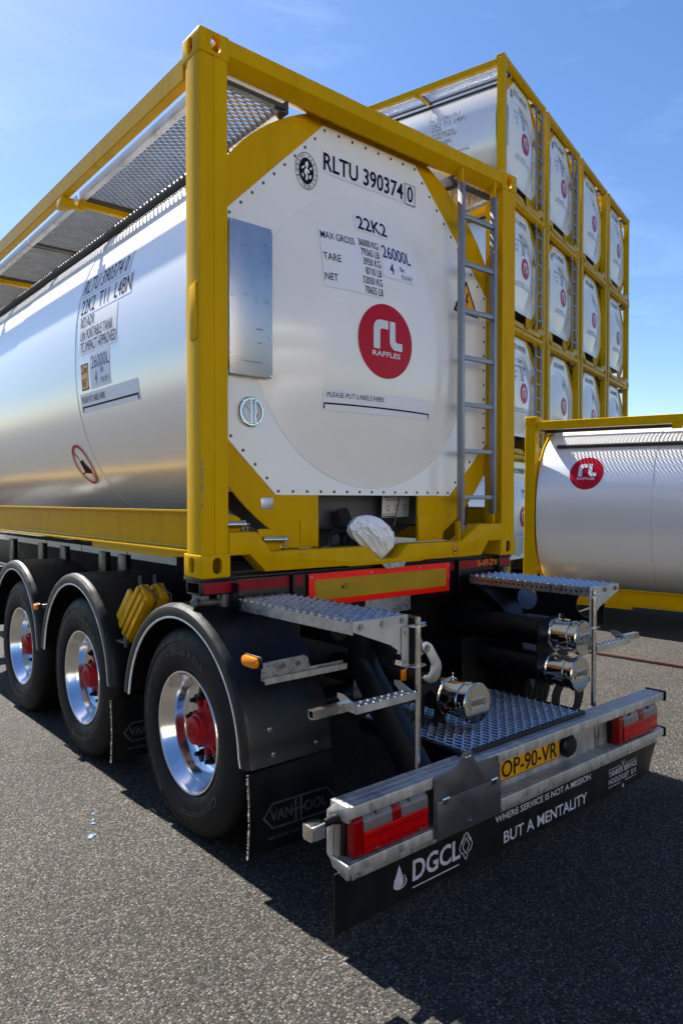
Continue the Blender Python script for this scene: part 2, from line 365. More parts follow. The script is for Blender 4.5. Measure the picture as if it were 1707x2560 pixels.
def grating(x0, x1, y0, y1, z, lw, sw, t, h, lift=0.0):
    """expanded metal: zigzag strands along x, opened in y"""
    b = MB(); rows = int(round((y1-y0)/sw)); segs = int(round((x1-x0)/(lw/2)))
    for j in range(rows+1):
        yc = y0+(y1-y0)*j/rows; vs_ = []
        for i in range(segs+1):
            x = x0+(x1-x0)*i/segs; sgn = 1 if (i+j) % 2 == 0 else -1
            y = min(max(yc+sgn*(sw/2-t*0.3), y0), y1); zz = z+lift*(1 if i % 2 == 0 else -1)*(1 if j % 2 == 0 else -1)
            vs_ += [(x, y-t/2, zz-h/2-h*0.18), (x, y+t/2, zz-h/2+h*0.18), (x, y+t/2, zz+h/2+h*0.18), (x, y-t/2, zz+h/2-h*0.18)]
        fs = []
        for i in range(segs):
            fs += [(4*i+k, 4*i+(k+1) % 4, 4*i+4+(k+1) % 4, 4*i+4+k) for k in range(4)]
        fs += [(3, 2, 1, 0), tuple(4*segs+k for k in range(4))]
        b.add(vs_, fs)
    return b

# ------------------------------------------------------------------ the ground
gb = MB(); g0 = 1500
gb.add([(-g0, -g0, 0), (g0, -g0, 0), (g0, g0, 0), (-g0, g0, 0)], [(0, 1, 2, 3)])
ground = tag(link('ground', gb.mesh('ground', smooth=0), 'asphalt'), kind='structure')

# ------------------------------------------------------------------ tank containers
CL, CW, CH = 6.058, 1.219, 2.591       # length, half width, height
ZC, RT = 1.29, 1.203                    # tank axis height, cladding radius
ZT, NT = 1.29, 2.35                     # axis of the cladding and how squarish its section is
def RS(a): return RT/(abs(math.cos(a))**NT+abs(math.sin(a))**NT)**(1/NT)
R0 = 0.845
def end_y(x, z):
    r = math.hypot(x, z-ZC)
    return 0.145 - (0.124*(1-(r/R0)**2.5)**1.45 if r < R0 else 0.0)
OCT = [(0.367, 2.465), (1.067, 1.77), (1.067, 0.76), (0.692, 0.403), (-0.692, 0.403), (-1.067, 0.76), (-1.067, 1.77), (-0.367, 2.465)]
def oct_r(t):
    dx, dz = math.cos(t), math.sin(t); best = 9
    for i in range(8):
        (ax, az), (bx_, bz) = OCT[i], OCT[(i+1) % 8]; az -= ZC; bz -= ZC
        ex, ez = bx_-ax, bz-az; den = dx*ez-dz*ex
        if abs(den) < 1e-9: continue
        k = (ax*ez-az*ex)/den; u = (ax*dz-az*dx)/den
        if k > 0 and -1e-6 <= u <= 1+1e-6: best = min(best, k)
    return best
def end_panel():
    b = MB(); ang = sorted([2*PI*i/112 for i in range(112)] + [math.atan2(z-ZC, x) % (2*PI) for x, z in OCT]); n = len(ang)
    rings = [0.12, 0.25, 0.38, 0.5, 0.62, 0.72, 0.8, 0.86, 0.91, 0.945, 0.97, 0.985, 1.0]
    vs_ = [(0, end_y(0, ZC), ZC)]
    for k in rings:
        for a in ang: x, z = R0*k*math.cos(a), ZC+R0*k*math.sin(a); vs_.append((x, end_y(x, z), z))
    for k in (0.025, 0.3, 1.0):
        for a in ang:
            ro = oct_r(a); r = R0+(ro-R0)*k; vs_.append((r*math.cos(a), 0.145+(0.004 if k < 0.1 else 0), ZC+r*math.sin(a)))
    for dy in (0.010,):
        for a in ang: ro = oct_r(a); vs_.append((ro*math.cos(a), 0.145+dy, ZC+ro*math.sin(a)))
    m = len(rings)+4; fs = [(0, 1+(i+1) % n, 1+i) for i in range(n)]
    for k in range(m-1):
        a = 1+k*n
        for i in range(n): fs.append((a+i, a+(i+1) % n, a+n+(i+1) % n, a+n+i))
    return b.add(vs_, fs)
def rivet_points():
    pts = []
    ins = [(x*0.978, ZC+(z-ZC)*0.978) for x, z in OCT]
    for i in range(8):
        (ax, az), (bx_, bz) = ins[i], ins[(i+1) % 8]; d = math.hypot(bx_-ax, bz-az); n = max(1, round(d/0.098))
        pts += [(ax+(bx_-ax)*k/n, az+(bz-az)*k/n) for k in range(n)]
    return pts
def end_frame():
    pts = [(0.40, 0.115), (0.64, 0.115)]
    a0, a1 = math.asin(-(1.28-0.166)/1.285), -math.acos(1.075/1.285)
    for i in range(9): a = a0+(a1-a0)*i/8; pts.append((1.285*math.cos(a), 1.28+1.285*math.sin(a)))
    a0, a1 = math.acos(1.075/1.285), math.asin(min(1, 1.212/1.30))
    for i in range(12): k = i/11; a = a0+(a1-a0)*k; r = 1.285+0.022*k; pts.append((r*math.cos(a), 1.28+r*math.sin(a)))
    full = pts + [(-x, z) for x, z in pts[::-1]] + [(-0.40, 0.405), (0.40, 0.405)]
    return MB().prism(full, 'y', 0.152, 0.165)
def oval_cut(b, axis, c, w, h, a0, a1): b.prism(stadium(c[0], c[1], w, h, 8), axis, a0, a1)
def casting_base():
    """ISO corner block: outer corner at the origin, running +x, +y, +z"""
    b = MB().box(0, 0.162, 0, 0.178, 0, 0.118); me = b.mesh('c', smooth=0)
    bm = bmesh.new(); bm.from_mesh(me)
    es = [e for e in bm.edges if sum(1 for v in e.verts if v.co.x < 1e-4) == 2 or sum(1 for v in e.verts if v.co.y < 1e-4) == 2 or sum(1 for v in e.verts if v.co.z < 1e-4) == 2]
    bmesh.ops.bevel(bm, geom=es, offset=0.011, segments=3, affect='EDGES', profile=0.5); bm.to_mesh(me); bm.free()
    ob = bpy.data.objects.new('c', me); COL.objects.link(ob); tmp = [ob]
    cuts = [MB().box(0.016, 0.148, 0.018, 0.162, 0.022, 0.104)]
    c = MB(); oval_cut(c, 'y', (0.086, 0.060), 0.052, 0.080, -0.05, 0.05); cuts.append(c)
    c = MB(); oval_cut(c, 'x', (0.095, 0.060), 0.052, 0.080, -0.05, 0.05); cuts.append(c)
    c = MB(); oval_cut(c, 'z', (0.086, 0.095), 0.062, 0.118, -0.05, 0.05); cuts.append(c)
    for k, cb in enumerate(cuts):
        o2 = bpy.data.objects.new('k', cb.mesh('k', smooth=0)); COL.objects.link(o2); tmp.append(o2)
        md = ob.modifiers.new('b', 'BOOLEAN'); md.object = o2; md.operation = 'DIFFERENCE'; md.solver = 'EXACT'
    dg = bpy.context.evaluated_depsgraph_get(); dg.update()
    r = bpy.data.meshes.new_from_object(ob.evaluated_get(dg))
    V = [tuple(v.co) for v in r.vertices]; F = [tuple(p.vertices) for p in r.polygons]
    for o in tmp: bpy.data.objects.remove(o)
    return V, F
CAST = casting_base()
def casting(sx, top):
    b = MB(); V, F = CAST
    # origin corner is the outer one: x outward = sx, z outward = up for a top block
    b.add([(sx*(CW-x), y, (CH-z) if top else z) for x, y, z in V], F); return b
def corner_post(sx):
    # folded section with a shallow seam on the end face
    prof = [(1.216, 0.022), (1.2135, 0.013), (1.206, 0.008), (1.146, 0.008), (1.144, 0.0095), (1.142, 0.006), (1.070, 0.006), (1.067, 0.010), (1.067, 0.150), (1.205, 0.152), (1.213, 0.149), (1.216, 0.14)]
    return MB().prism([(sx*x, y) for x, y in prof], 'z', 0.1175, CH-0.1175)
def bottom_beam():
    top = [(-1.065, 0.218), (-0.908, 0.217), (-0.818, 0.114), (-0.175, 0.113), (-0.150, 0.106), (-0.075, 0.040), (-0.05, 0.033), (0.055, 0.033), (0.085, 0.042), (0.155, 0.108), (0.18, 0.114), (0.650, 0.114), (0.829, 0.219), (1.065, 0.217)]
    bot = [(1.065, 0.104), (0.925, 0.104), (0.845, 0.014), (0.300, 0.012), (0.285, 0.006), (-0.295, 0.006), (-0.31, 0.012), (-0.852, 0.015), (-0.945, 0.106), (-1.065, 0.106)]
    return MB().prism(top+bot, 'y', 0.003, 0.105)
def top_beam():
    b = MB(); b.prism([(0.006, 2.508), (0.006, 2.583), (0.012, 2.586), (0.085, 2.586), (0.15, 2.575), (0.16, 2.50), (0.075, 2.462), (0.016, 2.500)], 'x', -1.067, 1.067); return b
def bottom_rail():
    # channel with bright lips
    b = MB()
    prof = [(-1.214, 0.318), (-1.214, 0.327), (-1.13, 0.327), (-1.13, 0.120), (-1.214, 0.120), (-1.214, 0.130), (-1.150, 0.136), (-1.146, 0.144), (-1.158, 0.30), (-1.165, 0.314)]
    vs0 = [(x, 0.150, z) for x, z in prof]; vs1 = [(x, CL-0.150, z) for x, z in prof]; n = len(prof)
    b.add(vs0+vs1, [tuple(range(n)), tuple(range(n, 2*n))[::-1]] + [(i, (i+1) % n, n+(i+1) % n, n+i) for i in range(n)]); return b
def rail_pad(a, c):
    return MB().prism([(a, 0.1185), (a, 0.095), (a+0.25 if a < 2 else a, 0.080), (c, 0.080), (c, 0.1185)], 'x', -1.19, -1.10)
def top_rail():
    return MB().prism([(-1.214, 2.415), (-1.214, 2.516), (-1.208, 2.521), (-1.162, 2.521), (-1.156, 2.516), (-1.156, 2.415), (-1.162, 2.410), (-1.208, 2.410)], 'y', 0.176, CL-0.176)
WY = [0.20, 1.93, 4.13, CL-0.20]        # walkway cross members
def rail_hanger(): 
    b = MB(); b.box(-1.212, -1.160, -0.055, 0.055, 2.345, 2.4105); b.box(-1.155, -1.045, -0.02, 0.02, 2.362, 2.385); b.box(-1.16, -1.13, -0.05, 0.03, 2.352, 2.41); b.box(-1.09, -1.055, -0.035, 0.045, 2.372, 2.42); return b
def cross_member(): return MB().box(-1.085, -0.60, -0.022, 0.022, 2.388, 2.428)
def walk_frame(L): return MB().box(-1.088, -1.076, 0, L, 2.418, 2.474).box(-1.076, -1.050, 0, L, 2.418, 2.424)
def walk_inner(L): return MB().box(-0.664, -0.650, 0, L, 2.405, 2.470).box(-0.700, -0.664, 0, L, 2.405, 2.411)
def walk_end(): return MB().box(-1.075, -0.665, 0.0, 0.03, 2.422, 2.444)
def loft(b, rings, a0=0.0, a1=2*PI, n=128):
    full = abs(a1-a0-2*PI) < 1e-6; m = n if full else n+1; vs_ = []
    for y, off in rings:
        for i in range(m): t = a0+(a1-a0)*i/n; r = RS(t)+off; vs_.append((r*math.cos(t), y, ZT+r*math.sin(t)))
    b.add(vs_, [(k*m+i, k*m+(i+1) % m, (k+1)*m+(i+1) % m, (k+1)*m+i) for k in range(len(rings)-1) for i in range(n)])
SEAMS = [1.67, 3.00, 4.40]
def lip_angle(zl):
    lo, hi = -PI/2, 0.0
    for _ in range(50):
        m = (lo+hi)/2
        if ZT+RS(m)*math.sin(m) < zl: lo = m
        else: hi = m
    return m
def shell():
    b = MB(); seams = [0.425] + SEAMS + [CL-0.172]
    for i in range(4):
        a, c = seams[i], seams[i+1]; o = 0.0035 if i % 2 else 0
        loft(b, [(a+(0.0005 if i else 0), o-0.004 if i else o), (a+0.003, o), (c-0.003, o), (c-0.0005, o-0.004)])
    al = lip_angle(0.42)                # first bay is open at the bottom for the outlet recess
    loft(b, [(0.172, -0.004), (0.175, 0), (0.425, 0)], al, PI-al, 104)
    b.add([((RS(t)-0.004)*math.cos(t), 0.176, ZT+(RS(t)-0.004)*math.sin(t)) for t in [al+(PI-2*al)*i/80 for i in range(81)]], [tuple(range(81))])
    b.add([((RS(t)-0.004)*math.cos(t), CL-0.176, ZT+(RS(t)-0.004)*math.sin(t)) for t in [2*PI*i/96 for i in range(96)]], [tuple(range(96))])
    return b
def recess():
    al = lip_angle(0.42); hw = RS(al)*math.cos(al); n = 24
    b = MB(); b.add([(RS(t)*math.cos(t), 0.425, ZT+RS(t)*math.sin(t)) for t in [al+(-PI-2*al)*i/n for i in range(n+1)]], [tuple(range(n+1))])
    b.add([(-hw, 0.176, 0.42), (hw, 0.176, 0.42), (hw, 0.425, 0.42), (-hw, 0.425, 0.42)], [(0, 1, 2, 3)])
    b.add([(-0.62, 0.424, 0.215), (0.62, 0.424, 0.215), (0.62, 0.30, 0.205), (-0.62, 0.30, 0.205)], [(0, 1, 2, 3)])
    return b
def seam_band(a):
    b = MB(); loft(b, [(a-0.004, -0.002), (a-0.004, -0.0005), (a+0.004, -0.0005), (a+0.004, -0.002)], n=96); return b
def corrug(pts, r, pitch=0.02, n=8):
    """corrugated hose along a smooth polyline"""
    P = [Vector(p) for p in pts]; res = []
    for i in range(len(P)-1):
        p0, p1, p2, p3 = P[max(i-1, 0)], P[i], P[i+1], P[min(i+2, len(P)-1)]
        m = max(2, int((p2-p1).length/(pitch/2)))
        for k in range(m):
            t = k/m; res.append(0.5*((2*p1)+(p2-p0)*t+(2*p0-5*p1+4*p2-p3)*t*t+(3*p1-p0-3*p2+p3)*t**3))
    res.append(P[-1])
    return MB().path(res, [r*(1.0 if i % 2 else 0.80) for i in range(len(res))], n)
def ladder_rail(): return MB().box(-0.013, 0.013, 0.0, 0.048, 0, 1)
TXT = {}
def decal_y(dy): return lambda u, v: (u, end_y(u, v)-dy, v)
def tank_fn(y0, dr):
    def f(u, v):                         # u runs towards the near end, v is arc length above the tank axis
        a = v/RT; r = RS(a)+dr; return (-r*math.cos(a), y0-u, ZT+r*math.sin(a))
    return f
def rl_mark(d, u, v, r):
    def P(pts): d.poly([(u+x*r, v+y*r) for x, y in pts])
    def arc(cx, cy, rr, a0, a1, n=6): return [(cx+rr*math.cos(rad(a0+(a1-a0)*i/n)), cy+rr*math.sin(rad(a0+(a1-a0)*i/n))) for i in range(n+1)]
    o = arc(-0.24, 0.32, 0.26, 180, 90); i_ = arc(-0.16, 0.24, 0.10, 90, 180)
    P([(-0.50, -0.24)] + o + [(0.06, 0.58), (0.06, 0.34)] + i_ + [(-0.26, -0.24)])
    o = arc(0.36, 0.02, 0.24, 180, 270); i_ = arc(0.42, 0.08, 0.08, 270, 180)
    P([(0.12, 0.58)] + o + [(0.62, -0.22), (0.62, 0.0)] + i_ + [(0.34, 0.58)])
def tri(d, p, n=8):
    A_, B_, C_ = [Vector(q_) for q_ in p]; idx = {}; vs_ = []; fs = []
    for i in range(n+1):
        for j in range(n+1-i): idx[i, j] = len(vs_); q_ = A_+(B_-A_)*i/n+(C_-A_)*j/n; vs_.append(d.fn(q_.x, q_.y))
    for i in range(n):
        for j in range(n-i):
            fs.append((idx[i, j], idx[i+1, j], idx[i, j+1]))
            if j < n-i-1: fs.append((idx[i+1, j], idx[i+1, j+1], idx[i, j+1]))
    d.b.add(vs_, fs)
def frac_text(d, st, u, v, r): d.text(st, u, v-0.44*r, 0.135*r, w=1.08*r, bold=0.02, align='C')

def container(kind, number, label, group=None, detail=1, M=None, side_logo=False):
    """kind 'ladder' or 'plain' is what the near end (local y = 0) shows; detail 2 = the one on the trailer"""
    e = thing('tank_container', label, 'tank container', group)
    if M is not None: e.matrix_world = M
    far = Matrix.Translation((0, CL, 0)) @ Matrix.Rotation(PI, 4, 'Z')
    def P(key, name, m, fn, mtx=None, parent=None, **kw):
        o = part(key, name, m, parent or e, fn, **kw)
        if mtx is not None: o.matrix_basis = mtx
        return o
    for mt in (None, far):
        for sx in (-1, 1):
            for top in (0, 1): P('cast%d%d' % (sx, top), 'corner_casting', 'yellow_worn', lambda: casting(sx, top), mt, smooth=30)
            P('post%d' % sx, 'corner_post', 'yellow', lambda: corner_post(sx), mt, smooth=20)
        P('bbeam', 'bottom_end_beam', 'yellow', bottom_beam, mt, bev=0.004)
        P('tbeam', 'top_end_beam', 'yellow', top_beam, mt, smooth=20)
        P('eframe', 'end_frame', 'yellow', end_frame, mt, smooth=20)
        P('epanel', 'end_panel', 'panel_white', end_panel, mt, smooth=24)
    side = Matrix.Rotation(PI, 4, 'Z'); side.translation = (0, CL, 0)
    for mt in (None, side):
        P('brail', 'bottom_side_rail', 'yellow', bottom_rail, mt, smooth=20)
        for k_, (a_, c_) in enumerate(((0.20, 1.44), (CL-1.44, CL-0.20))): P('rpad%d' % k_, 'rail_pad', 'yellow', lambda: rail_pad(a_, c_), mt, smooth=0)
        P('trail', 'top_side_rail', 'yellow', top_rail, mt, smooth=20)
        for k, y in enumerate(WY):
            if 0 < k < 3: P('hanger', 'rail_hanger', 'yellow', rail_hanger, (mt or Matrix()) @ Matrix.Translation((0, y, 0)), bev=0.003)
            if 0 < k < 3: P('cross', 'cross_member', 'yellow', cross_member, (mt or Matrix()) @ Matrix.Translation((0, y, 0)), bev=0.003)
        spans = [(0.085, 1.90), (1.965, 3.02), (3.04, 4.10), (4.165, CL-0.085)]
        for a, c in spans:
            L = c-a; w = e
            g = P('grat%.3f' % L, 'walkway_grating', 'walk_metal', lambda: grating(-1.074, -0.668, 0.01, L-0.01, 2.452, 0.058, 0.0245, 0.0105, 0.010, 0.0025), (mt or Matrix()) @ Matrix.Translation((0, a, 0)), smooth=0, merge=False)
            P('wfr%.3f' % L, 'walkway_frame', 'aluminium', lambda: walk_frame(L), Matrix(), parent=g, smooth=0)
            P('wfi%.3f' % L, 'walkway_bar', 'frame_shade_brown', lambda: walk_inner(L), Matrix(), parent=g, smooth=0)
            for y_ in (0.0, L-0.03): P('wfe', 'walkway_bar', 'frame_shade_brown', walk_end, Matrix.Translation((0, y_, 0)), parent=g, smooth=0)
    P('shell', 'tank_shell', 'shell', shell, smooth=40)
    P('recess', 'outlet_recess', 'dark_grey', recess, smooth=0)
    for y_ in SEAMS: P('seam%.2f' % y_, 'seam_band', 'seam_grey', lambda: seam_band(y_), smooth=40)
    ha = rad(44)
    hp = [(-(RS(ha)+0.026)*math.cos(ha), y, ZT+(RS(ha)+0.026)*math.sin(ha)) for y in (0.25, 1.5, 3.0, 4.4, 5.7)]
    P('those', 'corrugated_hose', 'hose_black', lambda: corrug(hp, 0.027, 0.026), smooth=60)
    # legs' doubler plates
    for sx in (-1, 1): P('pads%d' % sx, 'doubler_plate', 'yellow', lambda: MB().box(min(sx*0.53, sx*0.402), max(sx*0.53, sx*0.402), 0.146, 0.1515, 0.117, 0.272), bev=0.002)
    if detail == 0: return e
    # print on the near end
    S = decal_y(0.0032); I = decal_y(0.0050)
    if 'sheet0' not in CACHE:
        for k_, g_ in enumerate(((-0.375, 0.262, 2.205, 2.325, 10, 2), (0.268, 0.362, 2.20, 2.33, 2, 2), (0.0, 0.275, 1.680, 1.885, 6, 4), (-0.425, 0.425, 0.872, 0.992, 14, 3), (-0.165, 0.100, 1.925, 2.028, 4, 2), (-0.425, -0.010, 1.545, 1.885, 8, 6))):
            d = Decal(S); d.grid(*g_); CACHE['sheet%d' % k_] = d.b.mesh('s', smooth=0, merge=False)
        def ink(key, *items):
            d = Decal(I)
            for it in items:
                if isinstance(it[0], str): d.text(it[0], it[1], it[2], it[3], **it[4])
                else: d.grid(*it)
            CACHE[key] = d.b.mesh('s', smooth=0, merge=False)
        ink('ink0', ('PLEASE PUT LABELS HERE', -0.405, 0.945, 0.026, dict(w=0.40)))
        ink('ink1', (-0.42, 0.42, 0.905, 0.914, 20, 1), (-0.42, -0.412, 0.880, 0.905, 1, 2), (0.412, 0.42, 0.880, 0.905, 1, 2))
        ink('ink2', ('22K2', -0.150, 1.938, 0.077, dict(w=0.232, bold=0.014)))
        for k_, (t_, v_, w_) in enumerate((('MAX GROSS', 1.824, 0.225), ('TARE', 1.700, 0.115), ('NET', 1.585, 0.082))): ink('ink%d' % (3+k_), (t_, -0.418, v_, 0.040, dict(w=w_, bold=0.004)))
        for k_, t_ in enumerate(('36000 KG', '79365 LB', '3950 KG', '8710 LB', '32050 KG', '70655 LB')): ink('ink%d' % (6+k_), (t_, -0.018, 1.833-0.0560*k_, 0.041, dict(sx=0.60, align='R', bold=0.010)))
        ink('inkBlue0', ('26000L', 0.012, 1.800, 0.074, dict(w=0.250, bold=0.014))); ink('inkBlue1', ('4', 0.060, 1.706, 0.066, dict(sx=0.7, bold=0.014))); ink('inkBlue2', ('Bar', 0.150, 1.740, 0.030, dict(sx=0.7))); ink('inkBlue3', ('M.A.W.P.', 0.155, 1.694, 0.028, dict(w=0.105)))
        d = Decal(S); d.disc(0.0, 1.296, 0.215, 0.215, 64, 10); CACHE['logo'] = d.b.mesh('s', smooth=30)
        d = Decal(I); rl_mark(d, 0.0, 1.296, 0.205); frac_text(d, 'RAFFLES', 0.0, 1.296, 0.205); CACHE['logoM'] = d.b.mesh('s', smooth=0, merge=False)
    k = 'A' if kind == 'ladder' else 'B'
    for k_ in range(6 if k == 'A' else 4): P('sheet%d' % k_, 'label_sheet', 'sheet', None)
    for k_ in range(12 if k == 'A' else 2): P('ink%d' % k_, 'lettering' if k_ != 1 else 'print_line', 'ink', None)
    for k_ in range(4): P('inkBlue%d' % k_, 'lettering', 'ink_blue', None)
    P('logo', 'logo_disc', 'logo_red', None); P('logoM', 'logo_mark', 'white_print', None)
    d = Decal(I); d.text(number[:-2], -0.370, 2.222, 0.092, w=0.625, bold=0.016); d.make('lettering', 'ink', e)
    d = Decal(I); d.text(number[-1], 0.290, 2.222, 0.092, sx=0.8, bold=0.016); d.stroke([(0.272, 2.204), (0.358, 2.204), (0.358, 2.326), (0.272, 2.326)], 0.004, True); d.make('check_digit', 'ink', e)
    # side print near this end (left side of the tank)
    if kind == 'ladder' or side_logo:
        A = lambda a: RT*rad(a)
        Y0 = 1.62
        if 'tankInk' not in CACHE:
            for k_, (u0, u1, a0, a1) in enumerate(((-0.03, 0.71, 18.3, 24.9), (0.0, 0.785, 11.9, 17.8), (0.02, 0.61, 0.1, 11.5), (0.195, 0.505, -10.6, -0.4), (0.0, 0.87, -16.9, -11.3))):
                d = Decal(tank_fn(Y0, 0.0013)); d.grid(u0, u1, A(a0), A(a1), 6, 14); CACHE['tankSheet%d' % k_] = d.b.mesh('s', smooth=30)
            I_ = tank_fn(Y0, 0.0026)
            for k_, (t_, u_, a_, h_, w_, bo) in enumerate((('22K2  T11  L4BN', 0.01, 12.7, 0.095, 0.765, -0.002), ('RID/ADR', 0.030, 8.5, 0.062, 0.225, 0.0), ('UN PORTABLE TANK', 0.040, 4.5, 0.062, 0.51, 0.0), ('TC IMPACT APPROVED', 0.042, 0.9, 0.062, 0.56, 0.0), ('PLEASE PUT LABELS HERE', 0.025, -14.0, 0.036, 0.37, 0.0))):
                d = Decal(I_); d.cut_text(t_, u_, A(a_), h_, w=w_, bold=bo); CACHE['tankInk%d' % k_] = d.b.mesh('s', smooth=0, merge=False)
            d = Decal(I_); d.grid(0.015, 0.855, A(-15.5), A(-15.0), 3, 1); d.grid(0.015, 0.028, A(-16.6), A(-15.5), 1, 2); d.grid(0.842, 0.855, A(-16.6), A(-15.5), 1, 2); CACHE['tankInk'] = d.b.mesh('s', smooth=0, merge=False)
            for k_, (t_, u_, a_, h_, kw_) in enumerate((('26000L', 0.222, -4.8, 0.075, dict(w=0.275, bold=0.004)), ('4', 0.270, -9.5, 0.075, dict(sx=0.7, bold=0.006)), ('Bar', 0.365, -6.6, 0.036, dict(sx=0.7)), ('M.A.W.P.', 0.365, -9.6, 0.036, dict(w=0.120)))):
                d = Decal(I_); d.cut_text(t_, u_, A(a_), h_, **kw_); CACHE['tankBlue%d' % k_] = d.b.mesh('s', smooth=0, merge=False)
            d = Decal(tank_fn(Y0, 0.0018)); d.grid(0.045, 0.160, A(-10.4), A(-2.6), 2, 8); CACHE['hsign'] = d.b.mesh('s', smooth=0, merge=False)
            d = Decal(I_); d.text('2,6m', 0.056, A(-5.4), 0.048, w=0.092); d.text("8'6\"", 0.058, A(-9.4), 0.048, w=0.08)
            d.stroke([(0.049, A(-10.2)), (0.156, A(-10.2)), (0.156, A(-2.8)), (0.049, A(-2.8))], 0.007, True); CACHE['hsignInk'] = d.b.mesh('s', smooth=0, merge=False)
            d = Decal(tank_fn(2.04, 0.0085)); d.ring(0.135, A(-32.3), 0.140, 0.143, 0.020); d.stroke([(0.045, A(-27.4)), (0.225, A(-37.2))], 0.016); CACHE['prohib'] = d.b.mesh('s', smooth=0, merge=False)
            d = Decal(tank_fn(2.04, 0.0066)); d.poly([(0.09, A(-34.5)), (0.095, A(-30.9)), (0.16, A(-30.6)), (0.165, A(-31.8)), (0.215, A(-34.2)), (0.20, A(-35.4)), (0.08, A(-35.0))]); d.stroke([(0.05, A(-35.2)), (0.09, A(-34.9))], 0.009); CACHE['prohibInk'] = d.b.mesh('s', smooth=0, merge=False)
        for k_ in range(5): P('tankSheet%d' % k_, 'label_sheet', 'sheet', None)
        P('tankInk', 'print_line', 'ink', None)
        for k_ in range(5): P('tankInk%d' % k_, 'lettering', 'ink', None)
        for k_ in range(4): P('tankBlue%d' % k_, 'lettering', 'ink_blue', None)
        P('hsign', 'height_sign', 'orange_sign', None); P('hsignInk', 'lettering', 'ink', None); P('prohib', 'prohibition_sign', 'logo_red', None); P('prohibInk', 'prohibition_symbol', 'ink', None)
        d = Decal(tank_fn(Y0, 0.0026)); d.cut_text(number[:-2], -0.01, A(19.2), 0.098, w=0.60, bold=-0.002); d.make('lettering', 'ink', e); d = Decal(tank_fn(Y0, 0.0026)); d.cut_text(number[-1], 0.625, A(19.2), 0.098, sx=0.62, bold=-0.002); d.make('check_digit', 'ink', e)
    if side_logo:
        d = Decal(tank_fn(CL-0.62, 0.0056)); d.disc(0.205, RT*rad(25), 0.22, 0.22, 64, 10); lg = d.make('logo_disc', 'logo_red', e)
        d = Decal(tank_fn(CL-0.62, 0.0105)); rl_mark(d, 0.205, RT*rad(25), 0.21); frac_text(d, 'RAFFLES', 0.205, RT*rad(25), 0.21); d.make('logo_mark', 'white_print', e)
    # emblem of the inspection society
    if 'bv' not in CACHE:
        bu, bv = -0.489, 2.176; d = Decal(I); d.ring(bu, bv, 0.076, 0.100, 0.003); d.disc(bu, bv, 0.050, 0.072, 24, 3)
        for st, a_, da, up in (('BUREAU VERITAS', 205, -19.0, 1), ('1828', 245, 16, -1)):
            for k, ch in enumerate(st):
                if ch == ' ': continue
                t = rad(a_+da*k); p, f = text2d(ch, 0.017, align='C', bold=0.01, sx=0.75); ph = t-PI/2 if up > 0 else t+PI/2
                cx, cz = bu+0.062*math.cos(t), bv+0.086*math.sin(t)
                d.b.add([d.fn(cx+x*math.cos(ph)-(y-0.008)*math.sin(ph), cz+x*math.sin(ph)+(y-0.008)*math.cos(ph)) for x, y in p], f)
        CACHE['bv'] = d.b.mesh('s', smooth=0, merge=False)
        d = Decal(decal_y(0.0065)); sh = []
        for pts in ([(-0.005, 0.050), (0.008, 0.052), (0.012, 0.035), (0.004, 0.012), (0.020, 0.0), (0.016, -0.012), (0.002, -0.004), (0.010, -0.030), (0.002, -0.052), (-0.010, -0.05), (-0.004, -0.026), (-0.018, -0.010), (-0.012, 0.006), (-0.002, 0.016), (-0.012, 0.032)],
                    [(-0.036, 0.010), (-0.018, 0.026), (-0.014, 0.018), (-0.030, 0.002)], [(0.020, 0.02), (0.034, 0.03), (0.036, 0.018), (0.024, 0.008)], [(0.018, -0.02), (0.034, -0.016), (0.028, -0.036), (0.016, -0.040)], [(-0.034, -0.018), (-0.02, -0.022), (-0.022, -0.042), (-0.03, -0.036)]):
            d.poly([(bu+x, bv+y) for x, y in pts])
        CACHE['bvL'] = d.b.mesh('s', smooth=0, merge=False)
    if kind == 'ladder':
        P('bv', 'emblem', 'ink', None); P('bvL', 'emblem_figure', 'sheet', None)
        if 'warn' not in CACHE:
            d = Decal(decal_y(0.0034)); tri(d, [(0.722, 1.625), (0.982, 1.612), (0.855, 1.845)]); CACHE['warnB'] = d.b.mesh('s', smooth=0)
            d = Decal(decal_y(0.0046)); tri(d, [(0.748, 1.638), (0.957, 1.627), (0.855, 1.815)]); CACHE['warn'] = d.b.mesh('s', smooth=0)
            d = Decal(decal_y(0.0058)); d.poly([(0.862, 1.765), (0.842, 1.70), (0.858, 1.702), (0.846, 1.655), (0.874, 1.712), (0.858, 1.712), (0.876, 1.762)]); CACHE['warnS'] = d.b.mesh('s', smooth=0)
        P('warnB', 'warning_sign', 'ink', None); P('warn', 'warning_field', 'orange_sign', None); P('warnS', 'warning_symbol', 'ink', None)
        lad = bpy.data.objects.new('ladder', None); COL.objects.link(lad); lad.parent = e; lad.empty_display_size = 0.1
        for k_, (x0_, x1_, z0_, z1_) in enumerate(((0.652, 0.678, 0.185, 2.400), (0.980, 1.006, 0.285, 2.395))):
            P('ladR%d' % k_, 'ladder_rail', 'ladder_grey', lambda: MB().box(x0_, x1_, 0.002, 0.046, z0_, z1_), parent=lad, bev=0.002)
        for kz in range(8):
            z = 0.393+0.3005*kz
            if z < 2.36: P('rung', 'rung', 'ladder_grey', lambda: MB().box(0.679, 0.979, 0.008, 0.040, -0.014, 0.014), Matrix.Translation((0, 0, z)), parent=lad, bev=0.002)
